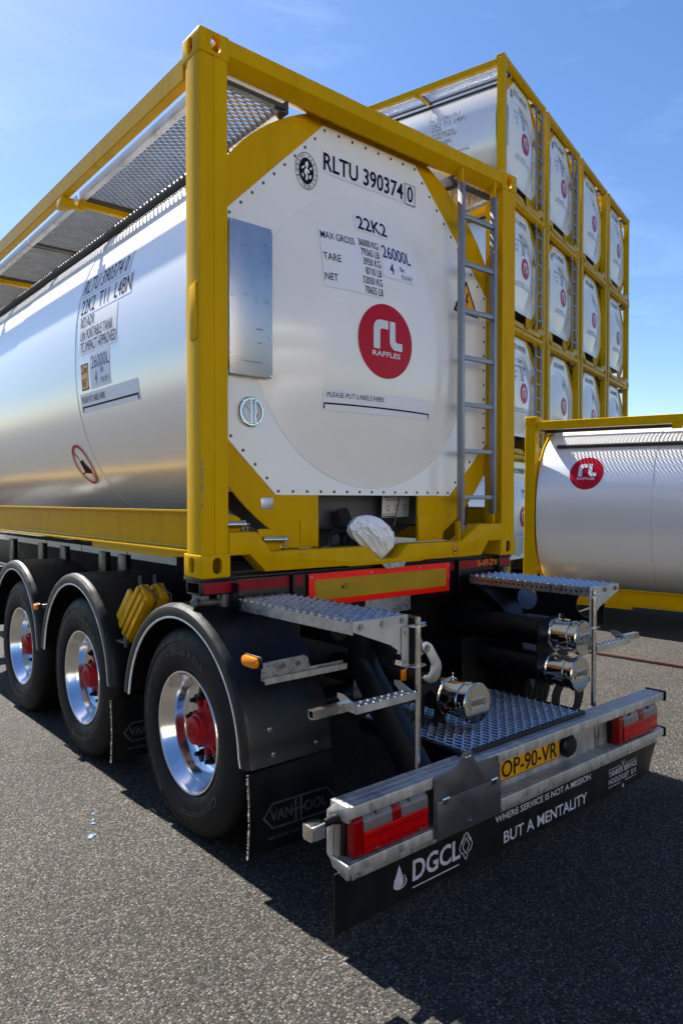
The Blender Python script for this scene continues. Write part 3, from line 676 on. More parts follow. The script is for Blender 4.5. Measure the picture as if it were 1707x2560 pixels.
        for k_, g_ in enumerate(((0.655, 0.675, 0.012, 0.05, 2.401, 2.50), (0.985, 1.002, 0.012, 0.05, 2.396, 2.50), (0.985, 1.002, 0.012, 0.05, 0.222, 0.284), (0.640, 0.650, 0.012, 0.05, 0.10, 0.24))): P('ladB%d' % k_, 'ladder_bracket', 'yellow', lambda: MB().box(*g_), parent=lad, bev=0.001)
        pl = P('docpl', 'data_plate', 'steel_plate', lambda: MB().box(-1.003, -0.744, 0.098, 0.118, 1.010, 1.782), bev=0.003)
        for k_, g_ in enumerate(((-1.065, -0.991, 0.1185, 0.135, 1.03, 1.08), (-1.065, -0.991, 0.1185, 0.135, 1.71, 1.765), (-0.99, -0.98, 0.1185, 0.146, 1.02, 1.775))): P('docbr%d' % k_, 'plate_bracket', 'yellow', lambda: MB().box(*g_))
    if kind == 'ladder' and detail == 2:
        for px, pz in ((-0.993, 1.772), (-0.754, 1.772), (-0.993, 1.02), (-0.754, 1.02), (-0.993, 1.40), (-0.754, 1.40), (-0.993, 1.59), (-0.754, 1.22)):
            P('screw', 'screw', 'chrome', lambda: MB().tube((0, 0.0985, 0), (0, 0.0955, 0), 0.006, 10), Matrix.Translation((px, 0, pz)), parent=pl)
        d = Decal(lambda u, v: (u, 0.0962, v)); rr = random.Random(4)
        for u, v, n in ((-0.94, 1.660, 7), (-0.80, 1.690, 4), (-0.805, 1.595, 2), (-0.79, 1.53, 3), (-0.915, 1.415, 3), (-0.855, 1.40, 3), (-0.855, 1.385, 3), (-0.79, 1.405, 3), (-0.79, 1.39, 3), (-0.85, 1.250, 8), (-0.84, 1.18, 5), (-0.93, 1.080, 20)):
            for k in range(n):                              # worn, unreadable engraving
                h = 0.003+rr.random()*0.004; d.poly([(u+0.006*k, v), (u+0.006*k+0.0035, v), (u+0.006*k+0.0035, v+h), (u+0.006*k, v+h)])
        d.make('engraving', 'grey_print', pl)
    return e

BZ = 1.28                               # container floor height on the trailer
main = container('ladder', 'RLTU 390374 0', 'large yellow framed tank container in front, riding on the black trailer', detail=2, M=Matrix.Translation((0, 0, BZ)))
for x, z in rivet_points():
    o = part('rivet', 'rivet', 'dark_grey', main, lambda: MB().tube((0, 0.1452, 0), (0, 0.1425, 0), 0.0085, 10).tube((0, 0.1425, 0), (0, 0.1405, 0), 0.0060, 8), smooth=30); o.location = (x, 0, z)
# lug on the near left post
lug = [(0.036, 1.15), (0.050, 1.135), (0.092, 1.135), (0.104, 1.16), (0.104, 1.375), (0.095, 1.395), (0.040, 1.408), (0.036, 1.40)]
link('post_lug', MB().prism(lug, 'x', -1.2255, -1.2165).mesh('post_lug', bev=0.003), 'yellow', main)
rc = random.Random(21)
for zc_ in (0.352, 0.392, 0.428, 0.447, 0.480, 0.520, 0.555):
    nn_ = 9; h_ = rc.uniform(0.010, 0.024); pts = []
    for i in range(nn_):
        a_ = 2*PI*i/nn_; k_ = rc.uniform(0.6, 1.15); pts.append((-1.2090+0.0055*k_*math.cos(a_)+0.001, 0.0072, zc_+h_*k_*math.sin(a_)))
    link('paint_chip', MB().add(pts, [tuple(range(nn_))]).mesh('paint_chip', smooth=0), 'bare_steel', main)
# round thermometer
gx, gz = -0.853, 0.832
gy = end_y(gx, gz)
ga = link('thermometer', MB().lathe([(0.0, 0.078), (-0.012, 0.078), (-0.018, 0.072), (-0.018, 0.062), (-0.006, 0.058), (-0.006, 0.0)], 40, 'y', (gx, gy, gz)).mesh('thermometer', smooth=30), 'chrome', main)
link('dial', MB().disc((gx, gy-0.0075, gz), 0.056, 'y', 36).mesh('dial', smooth=0), 'glass_face', ga)
d = Decal(lambda u, v: (gx+u, gy-0.0085, gz+v)); d.ring(0, 0, 0.050, 0.050, 0.002, 40, rad(-50), rad(230))
for k in range(15):
    a = rad(-50+20*k); d.stroke([(0.040*math.cos(a), 0.040*math.sin(a)), (0.048*math.cos(a), 0.048*math.sin(a))], 0.0018)
d.stroke([(0, 0), (-0.030, 0.026)], 0.003); d.disc(0, 0, 0.006, 0.006, 12, 1); d.make('dial_marks', 'ink', ga)
d = Decal(lambda u, v: (gx+u, gy-0.0088, gz+v)); d.ring(0, 0, 0.046, 0.046, 0.006, 12, rad(-45), rad(-10)); d.make('dial_red', 'gauge_red', ga)
gb_ = MB()
for dx in (-0.012, 0.014): gb_.path([(gx+dx, gy-0.004, gz+0.066), (gx+dx, gy-0.030, gz+0.060), (gx+dx, gy-0.030, gz-0.060), (gx+dx, gy-0.004, gz-0.066)], 0.0042, 8)
link('guard_bar', gb_.mesh('guard_bar', smooth=40), 'chrome', ga)
for dx, dz in ((-0.05, -0.052), (0.05, -0.052), (-0.05, 0.052), (0.05, 0.052)):
    link('screw', MB().tube((gx+dx, gy-0.016, gz+dz), (gx+dx, gy-0.022, gz+dz), 0.006, 8).mesh('screw'), 'chrome', ga)
# recess under the end panel: grey box, instruction sheet, hand wheel
sm = Matrix.Translation((0.405, 0.355, 0.335)) @ Matrix.Rotation(rad(-3), 4, 'Y')
def sfn(dy): return lambda u, v: tuple(sm @ Vector((u, dy, v)))
sh = Decal(sfn(0)); sh.poly([(-0.128, -0.068), (0.115, -0.075), (0.135, 0.073), (-0.115, 0.073)]); sh_o = sh.make('instruction_sheet', 'sheet', main)
d = Decal(sfn(-0.002)); d.poly([(0.01, 0.055), (0.132, 0.055), (0.134, 0.072), (0.012, 0.072)]); d.poly([(-0.126, -0.066), (0.0, -0.068), (0.0, -0.060), (-0.126, -0.058)]); d.make('print_band', 'ink_blue', sh_o)
d = Decal(sfn(-0.002)); d.text('PEROLO', -0.100, 0.056, 0.014, w=0.10, bold=0.02); d.text('BEFORE UNLOADING', -0.085, 0.038, 0.010, w=0.13); d.text('BEFORE LOADING', -0.118, -0.052, 0.010, w=0.12)
d.make('lettering', 'ink', sh_o); d = Decal(sfn(-0.002))
for k in range(3):
    cx = -0.075+0.078*k; d.ring(cx, -0.008, 0.016, 0.016, 0.003, 16); d.ring(cx+0.004, -0.022, 0.014, 0.009, 0.003, 12); d.stroke([(cx, 0.0), (cx+0.020, 0.014)], 0.0035)
d.make('valve_drawing', 'grey_print', sh_o)

d = Decal(sfn(-0.003)); d.text('IMPORTANT', 0.022, 0.058, 0.010, w=0.10, bold=0.02); d.make('lettering', 'sheet', sh_o)
hw = MB(); ring = [(-0.17+0.10*math.cos(2*PI*i/24), 0.22+0.03*math.sin(2*PI*i/24), 0.105+0.085*math.sin(2*PI*i/24)) for i in range(24)]
hw.path(ring, 0.013, 8, closed=True); hw.tube((-0.17, 0.22, 0.12), (-0.05, 0.30, 0.22), 0.02); hw.tube((-0.25, 0.21, 0.105), (-0.09, 0.23, 0.105), 0.010); hw.tube((-0.05, 0.24, 0.06), (-0.05, 0.38, 0.30), 0.055, 16)
link('bottom_valve', hw.mesh('bottom_valve', smooth=40), 'hose_black', main)
link('foot_rod', MB().path([(0.26, 0.36, 0.06), (0.40, 0.36, 0.22), (0.44, 0.36, 0.40)], 0.008, 6).path([(0.18, 0.3, 0.16), (0.40, 0.34, 0.155)], 0.007, 6).mesh('foot_rod', smooth=40), 'dark_grey', main)
# corrugated drain hose and outlet behind the ladder
link('drain_hose', corrug([(0.78, 0.26, 2.15), (0.93, 0.24, 2.02), (1.02, 0.24, 1.78), (1.04, 0.24, 1.30), (1.03, 0.24, 0.75), (0.99, 0.25, 0.45), (0.95, 0.26, 0.16)], 0.030, 0.024, 10).mesh('drain_hose', smooth=60), 'hose_black', main)
oc = MB(); oc.M = Matrix.Translation((0.66, 0.22, 0.225)) @ Matrix.Rotation(rad(35), 4, 'Y'); oc.lathe([(-0.05, 0.0), (-0.05, 0.040), (-0.035, 0.042), (-0.035, 0.036), (0.08, 0.034), (0.08, 0.0)], 20, 'z')
link('outlet_cap', oc.mesh('outlet_cap', smooth=35), 'stainless', main)
# two spring pins with their yellow lugs beside the near left corner
for px, pz in ((-0.985, 0.265), (-0.735, 0.180)):
    lg = link('pin_lug', MB().prism([(px-0.085, pz-0.075), (px+0.055, pz-0.075), (px+0.055, pz+0.015), (px+0.035, pz+0.028), (px-0.03, pz+0.045), (px-0.085, pz+0.045)], 'y', 0.118, 0.132).mesh('pin_lug', bev=0.002), 'yellow', main)
    pn = MB(); pn.tube((px-0.075, 0.095, pz-0.01), (px+0.045, 0.085, pz-0.012), 0.016, 14); pn.tube((px+0.045, 0.085, pz-0.012), (px+0.058, 0.084, pz-0.012), 0.022, 14); pn.tube((px+0.020, 0.085, pz-0.012), (px+0.085, 0.08, pz-0.012), 0.005, 8)
    pn.path([(px+0.058+0.014*math.cos(a), 0.078, pz-0.032+0.018*math.sin(a)) for a in [2*PI*i/12 for i in range(12)]], 0.0028, 6, closed=True)
    link('spring_pin', pn.mesh('spring_pin', smooth=40), 'chrome', lg)
bx('rating_plate', 'steel_plate', main, (-0.785, -0.708, 0.1475, 0.1515, 0.328, 0.388), bev=0.001)
bx('rating_plate', 'steel_plate', main, (-1.052, -1.020, 0.140, 0.1515, 0.600, 0.640), bev=0.001)
d = Decal(lambda u, v: (u, 0.0008, v)); d.poly([(0.565, 0.032), (0.605, 0.032), (0.605, 0.108), (0.565, 0.108)]); hz = d.make('hazard_sticker', 'orange_sign', main)
d = Decal(lambda u, v: (u, -0.0008, v)); d.stroke([(0.567, 0.034), (0.603, 0.034), (0.603, 0.106), (0.567, 0.106)], 0.003, True); d.stroke([(0.567, 0.070), (0.603, 0.070)], 0.003); d.stroke([(0.585, 0.078), (0.585, 0.098)], 0.003); d.poly([(0.575, 0.045), (0.595, 0.045), (0.595, 0.058), (0.575, 0.058)]); d.make('sticker_symbol', 'ink', hz)

# the plastic bag tied over the outlet
def bag():
    bm = bmesh.new(); bmesh.ops.create_icosphere(bm, subdivisions=6, radius=1.0)
    for v in bm.verts:
        p = v.co.copy(); t = (p.z+1)/2
        n = noise.noise(p*1.7+Vector((3, 1, 7)))
        def crease(q_):
            dd_, _ = noise.voronoi(q_); return math.exp(-(dd_[1]-dd_[0])*7.0)
        r1 = crease(Vector((p.x*1.7+p.z*0.5, p.y*1.7, p.z*0.75))+Vector((5.3, 2.1, 9.4))); r2 = crease(Vector((p.x*3.6+p.z*1.2, p.y*3.6, p.z*1.3))+Vector((1.7, 4.2, 2.8)))
        k = 1+0.14*n+0.17*r1+0.075*r2; r1 = 0.75
        wd = 0.055+0.112*min(1, t*1.5)**0.8
        x = p.x*wd*k; y = p.y*(0.05+0.050*t)*k; z = p.z*0.135*(1+0.08*n+0.10*(r1-0.75))
        x += -0.130*(t-0.25); z += -0.03*max(0, p.x)*t
        v.co = Vector((x, y, z))
    me = bpy.data.meshes.new('plastic_bag'); 
    for f in bm.faces: f.smooth = True
    bm.to_mesh(me); bm.free(); return me
bg_o = link('plastic_bag', bag(), 'bag_white'); bg_o.location = (-0.01, 0.085, BZ+0.160); bg_o.scale = (0.92, 0.92, 0.96)
tag(bg_o, 'crumpled white plastic bag tied over the valve below the white tank end', 'plastic bag')

# the stack at the back
SX, SY, SA, SP = 8.529, 5.631, rad(14.97), 2.582
ROWN = ['top row', 'second row down', 'third row down', 'bottom row']
COLN = ['leftmost column', 'second column from the left', 'third column from the left', 'rightmost column']
NUM = [['RLTU 390376 0', 'RLTU 390380 0', 'RLTU 390384 1', 'RLTU 390387 7'], ['RLTU 390372 9', 'RLTU 390388 2', 'RLTU 390385 7', 'RLTU 390379 5'], ['RLTU 390391 8', 'RLTU 390377 8', 'RLTU 390392 3', 'RLTU 390383 6'], ['RLTU 390388 4', 'RLTU 390381 5', 'RLTU 390378 3', 'RLTU 390386 2']]
LAD = {(0, 0), (0, 1), (1, 0), (1, 1), (2, 0)}
for r in range(4):
    for c in range(4):
        k = 'ladder' if (r, c) in LAD else 'plain'
        jit = random.Random(r*7+c)
        u = c*SP+CW+jit.uniform(-0.012, 0.012); v = jit.uniform(-0.012, 0.012)
        M = Matrix.Translation((SX+u*math.cos(SA)-v*math.sin(SA), SY+u*math.sin(SA)+v*math.cos(SA), (3-r)*CH)) @ Matrix.Rotation(SA, 4, 'Z')
        container(k, NUM[r][c], 'stacked tank container, %s, %s%s' % (ROWN[r], COLN[c], ', ladder end' if k == 'ladder' else ''), 'tank containers stacked four high at the back', 1, M)

# side-on stack behind the viewpoint, which the panel and the rims mirror
for r in range(3):
    for c in range(3):
        M = Matrix.Translation((-6.9+6.25*c, -19.0, r*CH)) @ Matrix.Rotation(rad(90), 4, 'Z')
        container('plain', 'RLTU 390390 2', 'tank container stacked side-on behind the viewpoint, seen only as a reflection', 'tank containers behind the viewpoint', 0, M)

# the one standing on the ground to the right
q = (5.356, 2.905, -1.345, 0.203, -0.0115)
c_, s_ = math.cos(q[2]), math.sin(q[2]); cp, sp_ = math.cos(q[4]), math.sin(q[4])
ey = Vector((-c_*cp, -s_*cp, -sp_)); ez = Vector((-c_*sp_, -s_*sp_, cp)); ex = ey.cross(ez)
o0 = Vector((q[0]+c_*cp*CL, q[1]+s_*cp*CL, q[3]+sp_*CL)) + ex*CW
Mr = Matrix(((ex.x, ey.x, ez.x, o0.x), (ex.y, ey.y, ez.y, o0.y), (ex.z, ey.z, ez.z, o0.z), (0, 0, 0, 1)))
right = container('plain', 'RLTU 390382 0', 'single tank container low on the right with a red logo on its grey side', None, 1, Mr, side_logo=True)
for k, y in enumerate((0.12, CL-0.12)):
    top = min((Mr @ Vector((x, y, 0))).z for x in (-CW, CW))
    mb = MB(); mb.box(-1.35, 1.35, -0.09, 0.09, 0.0, top-0.001)
    o = link('dunnage_beam', mb.mesh('dunnage_beam', bev=0.006), 'dunnage'); p = Mr @ Vector((0, y, 0)); o.location = (p.x, p.y, 0); o.rotation_euler = (0, 0, math.atan2(ex.y, ex.x))
    tag(o, ['dark beam under the near end of the single tank container on the right', 'dark beam under the far left end of the single tank container on the right'][k], 'beam', 'beams under the right tank container')

# ------------------------------------------------------------------ the trailer
TR = thing('semi_trailer', 'black container trailer with aluminium bumper and polished wheels carrying the large tank', 'trailer')
def T(name, m, b, bev=0.0, parent=None, **kw): return link(name, b.mesh(name, bev=bev, **kw), m, parent or TR)
# chassis
for sx in (-1, 1):
    b = MB(); b.box(sx*0.455-0.006, sx*0.455+0.006, 0.27, 7.4, 0.90, 1.250); b.box(sx*0.455-0.02, sx*0.455+0.02, 0.27, 7.4, 1.2505, 1.265); b.box(sx*0.455-0.07, sx*0.455+0.07, 0.27, 7.4, 0.88, 0.8995)
    cb = T('chassis_beam', 'chassis_grey', b, 0.003)
    for a, c in ((1.73, 2.58), (2.60, 3.60), (3.62, 4.60), (4.62, 5.60), (5.62, 6.6)):
        bx('reflective_tape', 'tape_white', cb, ((sx*0.4635 if sx > 0 else -0.4635), (sx*0.4615 if sx > 0 else -0.4615), a, c, 1.180, 1.238), bev=0)
    for y in (1.68, 2.03, 2.86, 3.42, 4.3, 5.2):
        T('outrigger', 'black', MB().box(min(sx*0.83, sx*0.87), max(sx*0.83, sx*0.87), y, y+0.13, 0.86, 1.2785).box(min(sx*0.526, sx*0.8295), max(sx*0.526, sx*0.8295), y+0.03, y+0.10, 0.87, 0.93), 0.003)
    b = MB(); b.box(sx*1.0-0.20, sx*1.0+0.20, 5.85, 6.05, 1.2, 1.2795); T('front_bolster', 'black', b, 0.004)
for y in (1.0, 2.3, 3.6, 4.9, 6.2, 7.3): T('cross_beam', 'chassis_grey', MB().box(-0.455, 0.455, y-0.05, y+0.05, 0.95, 1.15), 0.003)
# rear bolster
b = MB(); b.box(-1.0, 1.06, 0.062, 0.24, 1.045, 1.262); b.box(-1.0, 1.07, 0.05, 0.26, 1.2625, 1.2790)
rb = T('rear_bolster', 'black', b, 0.004)
for x in (-0.655, 0.662): bx('stiffener', 'black', rb, (x-0.007, x+0.007, 0.030, 0.0615, 1.06, 1.262), bev=0.002)
def tape(x0, x1, z0, z1, y=0.0595): return bx('red_reflector', 'red_tape', rb, (x0, x1, y, y+0.002, z0, z1), bev=0)
tape(-0.995, -0.668, 1.202, 1.254); tape(-0.640, -0.576, 1.202, 1.254); tape(0.590, 0.648, 1.204, 1.256); tape(0.684, 0.868, 1.206, 1.258)
d = Decal(lambda u, v: (u, 0.0575, v)); d.text('06-499-20', 0.872, 1.212, 0.044, w=0.175, bold=0.015); d.make('lettering', 'orange_print', rb)
# corner stubs below the castings, left one hollow
for sx in (-1, 1):
    x0, x1 = (-1.205, -1.002) if sx < 0 else (1.072, 1.205)
    b = MB(); b.box(x0, x1, 0.040, 0.052, 1.196, 1.262); b.box(x0, x1, 0.165, 0.177, 1.196, 1.262); b.box(x0, x1, 0.0525, 0.1645, 1.196, 1.206); b.box(x0, x1, 0.0525, 0.1645, 1.252, 1.262); b.box(x0-0.008, x1, 0.028, 0.19, 1.2625, 1.2792)
    st = T('corner_stub', 'black', b, 0.002)
    bx('red_reflector', 'red_tape', st, (x0+0.02, x1-0.01, 0.0375, 0.0395, 1.203, 1.255), bev=0)
    T('twist_lock', 'dark_grey', MB().tube((sx*1.19, 0.10, 1.155), (sx*0.98, 0.10, 1.150), 0.017, 10).tube((sx*1.04, 0.10, 1.10), (sx*1.04, 0.10, 1.195), 0.03, 12).tube((sx*1.19, 0.10, 1.155), (sx*1.215, 0.085, 1.162), 0.021, 10).box(min(sx*1.15, sx*1.19), max(sx*1.15, sx*1.19), 0.05, 0.15, 1.165, 1.195), 0.003)
# marker board
mbd = bx('marker_board', 'red_fluor', TR, (-0.552, 0.578, 0.040, 0.0475, 1.077, 1.259), bev=0.003)
bx('reflective_field', 'olive_reflective', mbd, (-0.514, 0.541, 0.0375, 0.0395, 1.112, 1.223), bev=0)
for x, z in ((-0.535, 1.24), (-0.535, 1.10), (-0.10, 1.242), (0.30, 1.242), (0.562, 1.242), (0.562, 1.17), (0.562, 1.095)): link('rivet', MB().tube((x, 0.040, z), (x, 0.0365, z), 0.006, 10).mesh('rivet'), 'galvanised', mbd)
d = Decal(lambda u, v: (u, 0.0368, v)); d.text('M', -0.325, 1.163, 0.018, bold=0.03); d.ring(-0.290, 1.174, 0.010, 0.014, 0.003, 16); d.stroke([(-0.297, 1.188), (-0.284, 1.192)], 0.003); d.make('lettering', 'ink', mbd)
T('board_bracket', 'galvanised', MB().prism([(-0.06, 1.288), (0.14, 1.292), (0.12, 1.262), (-0.02, 1.258)], 'y', -0.004, 0.002))
T('mounting_plate', 'galvanised', MB().prism([(-0.13, 1.078), (0.235, 1.078), (0.24, 0.99), (-0.13, 0.98)], 'y', 0.055, 0.060))
# service shelves at both sides
def shelf(sx):
    xa, xb = sorted((sx*0.720, sx*1.022)); 
    g = T('shelf_grating', 'galvanised', grating(xa+0.004, xb-0.004, -0.850, -0.008, 1.164, 0.066, 0.0265, 0.0080, 0.014, 0.0065), smooth=0, merge=False)
    # side channels: outer plain, inner one drilled
    ch = MB(); xo = sx*1.022; xi = sx*0.720
    ch.box(min(xo, xo-sx*0.004), max(xo, xo-sx*0.004), -0.853, -0.004, 1.118, 1.166)
    n = 26; y0, y1 = -0.853, -0.004; w = (y1-y0)/n
    for k in range(n): rect_hole_plate(ch, y0+w*k, y0+w*(k+1), 1.118, 1.166, y0+w*(k+0.5), 1.142, 0.0078, 'x', xi, xi+sx*0.004, 12)
    ch.box(xa+0.004, xb-0.004, -0.008, -0.004, 1.12, 1.16)
    T('shelf_channel', 'galvanised', ch, 0, g, smooth=0)
    pts = [(0.724, 1.172), (1.022, 1.172), (1.022, 1.130), (0.815, 1.052), (0.775, 1.025), (0.742, 0.985), (0.728, 0.94), (0.716, 0.94), (0.716, 1.172)]
    gp = T('shelf_gusset', 'aluminium', MB().prism([(sx*x, z) for x, z in pts], 'y', -0.861, -0.855), 0.001, g, smooth=0)
    for x in (0.752, 0.868, 0.985):
        T('bolt', 'stainless', MB().tube((sx*x, -0.861, 1.148), (sx*x, -0.8635, 1.148), 0.0155, 16).tube((sx*x, -0.8635, 1.148), (sx*x, -0.873, 1.148), 0.0095, 6), 0, g, smooth=30)
    hb = MB().tube((sx*1.03, -0.006, 1.14), (sx*1.018, -0.006, 1.14), 0.03, 16); hb.tube((sx*1.042, -0.006, 1.14), (sx*1.03, -0.006, 1.14), 0.011, 8)
    T('hinge', 'black', hb.box(min(sx*1.024, sx*1.032), max(sx*1.024, sx*1.032), -0.02, 0.06, 1.11, 1.25 if sx < 0 else 1.185), 0, g, smooth=30)
    # standing tube with its two flanges
    tx = sx*0.688 if sx < 0 else 0.705
    tp = T('stand_tube', 'stainless', MB().tube((tx, -0.892, 0.52), (tx, -0.892, 1.158), 0.0135, 16).tube((tx, -0.892, 1.158), (tx, -0.892, 1.1605), 0.0105, 16), 0, smooth=40)
    fl = MB()
    for z in (1.122, 0.953): fl.prism([(tx+0.045*math.cos(a), -0.893+0.024*math.sin(a)) for a in [PI+PI*i/8 for i in range(9)]] + [(tx+0.045, -0.862), (tx-0.045, -0.862)], 'z', z, z+0.004)
    fl.box(tx-0.070 if sx < 0 else tx+0.03, tx-0.03 if sx < 0 else tx+0.07, -0.868, -0.864, 0.957, 1.121)
    T('tube_bracket', 'aluminium', fl, 0, tp, smooth=0)
    for z in (1.098, 0.975): T('bolt', 'stainless', MB().tube((tx+sx*0.050, -0.868, z), (tx+sx*0.050, -0.878, z), 0.010, 6), 0, tp, smooth=30)
    T('tube_pin', 'stainless', MB().tube((tx-0.02, -0.905, 1.135), (tx+0.03, -0.905, 1.135), 0.005, 8), 0, tp)
    # fold-out foot step
    xa, xb = sorted((sx*0.702, sx*1.055)); xe = sx*1.235
    sb = MB(); sb.box(xa, xb, -0.915, -0.911, 0.822, 0.852); sb.box(xa, xb, -0.862, -0.858, 0.822, 0.852)
    for k in range(9): 
        x = xa+(xb-xa)*(k+0.5)/9; sb.box(x-0.013, x+0.013, -0.911, -0.862, 0.846, 0.850); sb.tube((x, -0.905, 0.850), (x, -0.905, 0.857), 0.007, 8, r2=0.005); sb.tube((x, -0.870, 0.850), (x, -0.870, 0.857), 0.007, 8, r2=0.005)
    stp = T('foot_step', 'aluminium', sb, 0, smooth=0)
    for x in (sx*1.052, sx*0.735): T('step_cheek', 'aluminium', MB().prism([(-0.914, 0.824), (-0.86, 0.824), (-0.80, 0.868), (-0.80, 0.885), (-0.835, 0.885), (-0.914, 0.853)], 'x', x-0.003, x+0.003), 0, stp, smooth=0)
    xa, xb = sorted((sx*1.03, xe)); tb = MB(); tb.box(xa, xb, -0.878, -0.874, 0.828, 0.862); tb.box(xa, xb, -0.848, -0.844, 0.828, 0.862); tb.box(xa, xb, -0.8738, -0.8482, 0.858, 0.862); tb.box(xa, xb, -0.8738, -0.8482, 0.828, 0.832)
    T('step_tube', 'stainless', tb, 0, stp, smooth=0)
shelf(-1); shelf(1)
# latch hook on the left tube
hk = [(-0.662, 1.045), (-0.640, 1.052), (-0.612, 1.040), (-0.600, 1.030), (-0.545, 0.950), (-0.540, 0.925), (-0.552, 0.888), (-0.578, 0.868), (-0.615, 0.868), (-0.640, 0.878), (-0.662, 0.898), (-0.648, 0.908), (-0.628, 0.905), (-0.612, 0.920), (-0.605, 0.945), (-0.640, 0.998), (-0.662, 1.015)]
hko = T('latch_hook', 'aluminium', MB().prism(hk, 'y', -0.895, -0.889), 0.0012, smooth=30)
T('bolt', 'stainless', MB().tube((-0.634, -0.895, 1.020), (-0.634, -0.904, 1.020), 0.011, 6).tube((-0.634, -0.895, 1.020), (-0.634, -0.897, 1.020), 0.019, 16), 0, hko, smooth=30)
T('latch_bracket', 'aluminium', MB().prism([(-0.676, 1.07), (-0.664, 1.068), (-0.640, 1.04), (-0.640, 1.0), (-0.676, 0.985)], 'y', -0.886, -0.880), 0)
# longitudinal plates below the shelves
for sx in (-1, 1):
    x = -0.60 if sx < 0 else 0.975; b = MB()
    outer = []; cells = 4; L0, L1 = -0.80, 0.05
    for k in range(cells):
        a = L0+(L1-L0)*k/cells; c = L0+(L1-L0)*(k+1)/cells
        if k in (0, 2): rect_hole_plate(b, a, c, 0.93, 1.13, (a+c)/2, 1.03, 0.075, 'x', x-0.004, x+0.004, 24)
        else: b.box(x-0.004, x+0.004, a, c, 0.93, 1.13)
    b.box(x-0.03, x+0.03, L0, L1, 1.131, 1.139)
    T('rear_side_plate', 'black', b, 0, smooth=30)
    if sx < 0: T('bumper_strut', 'black', MB().prism([(-0.958, 0.31), (-0.86, 0.31), (-0.42, 0.86), (-0.42, 0.92), (-0.55, 0.92), (-0.958, 0.46)], 'x', sx*0.64-0.03 if sx < 0 else 0.925, sx*0.64+0.03 if sx < 0 else 0.965), 0.004)
    if sx < 0: T('drop_post', 'black', MB().box(-0.68 if sx < 0 else 0.925, -0.60 if sx < 0 else 0.965, -0.545, -0.425, 0.921, 1.13), 0.004)
T('rear_panel', 'black', MB().box(-0.98, 0.98, 0.245, 0.255, 0.70, 1.04), 0)
T('side_plate', 'galvanised', MB().prism([(-0.445, 0.735), (-0.262, 0.670), (-0.258, 0.618), (-0.445, 0.618)], 'y', -0.205, -0.20), 0)
bx('side_reflector', 'amber', TR, (-0.303, -0.266, -0.408, -0.400, 0.728, 0.786), bev=0.002)
# hose tubes with polished caps
def hose_tube(x, z, y0, y1, yc, brand_up):
    t = T('hose_tube', 'black', MB().tube((x, yc+0.19, z), (x, y1, z), 0.083, 32), 0, smooth=40)
    prof = [(0.205, 0.0835), (0.205, 0.0865), (0.02, 0.0865), (0.02, 0.099), (0.0, 0.0995), (-0.006, 0.094), (-0.006, 0.0)]
    cp = T('tube_cap', 'chrome', MB().lathe(prof, 48, 'y', (x, yc, z)), 0, t, smooth=30)
    T('clamp_ring', 'chrome', MB().lathe([(0.060, 0.0870), (0.060, 0.092), (0.085, 0.092), (0.085, 0.0870)], 40, 'y', (x, yc, z)).path([(x+0.091*math.cos(a), yc+0.170, z+0.091*math.sin(a)) for a in [2*PI*i/32 for i in range(32)]], 0.0045, 8, closed=True), 0, t, smooth=40)
    lt = MB().box(x-0.108, x-0.095, yc+0.045, yc+0.095, z-0.030, z+0.012); lt.tube((x-0.112, yc+0.03, z-0.01), (x-0.108, yc+0.11, z-0.03), 0.004, 6); T('cap_latch', 'chrome', lt, 0, t, smooth=40); lt = MB(); lt.tube((x+0.105, yc+0.02, z-0.02), (x+0.105, yc+0.05, z-0.06), 0.011, 8); lt.path([(x+0.108+0.012*math.cos(a), yc+0.01, z-0.045+0.018*math.sin(a)) for a in [2*PI*i/10 for i in range(10)]], 0.003, 6, closed=True); T('safety_chain', 'dark_grey', lt, 0, t, smooth=40)
    T('ring_screw', 'chrome', MB().tube((x+0.02, yc+0.17, z+0.094), (x+0.02, yc+0.17, z+0.118), 0.006, 8), 0, t, smooth=40)
    em = MB(); hexo = [(-0.068, 0.0), (-0.052, 0.024), (0.052, 0.024), (0.068, 0.0), (0.052, -0.024), (-0.052, -0.024)]
    em.annulus([(x+a, z+c+0.004) for a, c in hexo], [(x+a*0.90, z+c*0.80+0.004) for a, c in hexo], 'y', yc-0.0062, yc-0.0092)
    T('embossed_frame', 'chrome', em, 0, t, smooth=0)
    p, f = text2d('VANHOOL', 0.024, w=0.098, bold=0.02, align='C'); lb = MB(); lb.add([(x+a, yc-0.0085, z-0.008+c) for a, c in p], f); T('lettering', 'dark_grey', lb, 0, t, smooth=0, merge=False)
    return t
hose_tube(0.757, 0.873, 0, 1.9, -0.80, 1); hose_tube(0.719, 0.676, 0, 1.9, -0.80, 1); hose_tube(-0.185, 0.680, 0, 0.9, -0.80, 1)
# hose brackets
out_ = [(-0.43, 0.36), (-0.425, 0.74), (-0.36, 0.765), (-0.08, 0.775), (-0.085, 0.70), (-0.12, 0.56), (-0.10, 0.50), (-0.10, 0.36)]
b = MB(); so = stadium(-0.322, 0.625, 0.075, 0.21, 8); n = len(so); cx, cz = -0.322, 0.625
oo = []
for (px, pz) in so:
    dx, dz = px-cx, pz-cz; best = 9
    for i in range(len(out_)):
        (ax, az), (bx2, bz2) = out_[i], out_[(i+1) % len(out_)]; ex_, ez_ = bx2-ax, bz2-az; den = dx*ez_-dz*ex_
        if abs(den) < 1e-12: continue
        kk = ((ax-cx)*ez_-(az-cz)*ex_)/den; u = ((ax-cx)*dz-(az-cz)*dx)/den
        if kk > 0 and -1e-6 <= u <= 1+1e-6: best = min(best, kk)
    oo.append((cx+dx*best, cz+dz*best))
b.annulus(oo, so, 'y', -0.622, -0.614); T('hose_bracket', 'black', b, 0, smooth=20)
b = MB(); o1, i1 = [], []
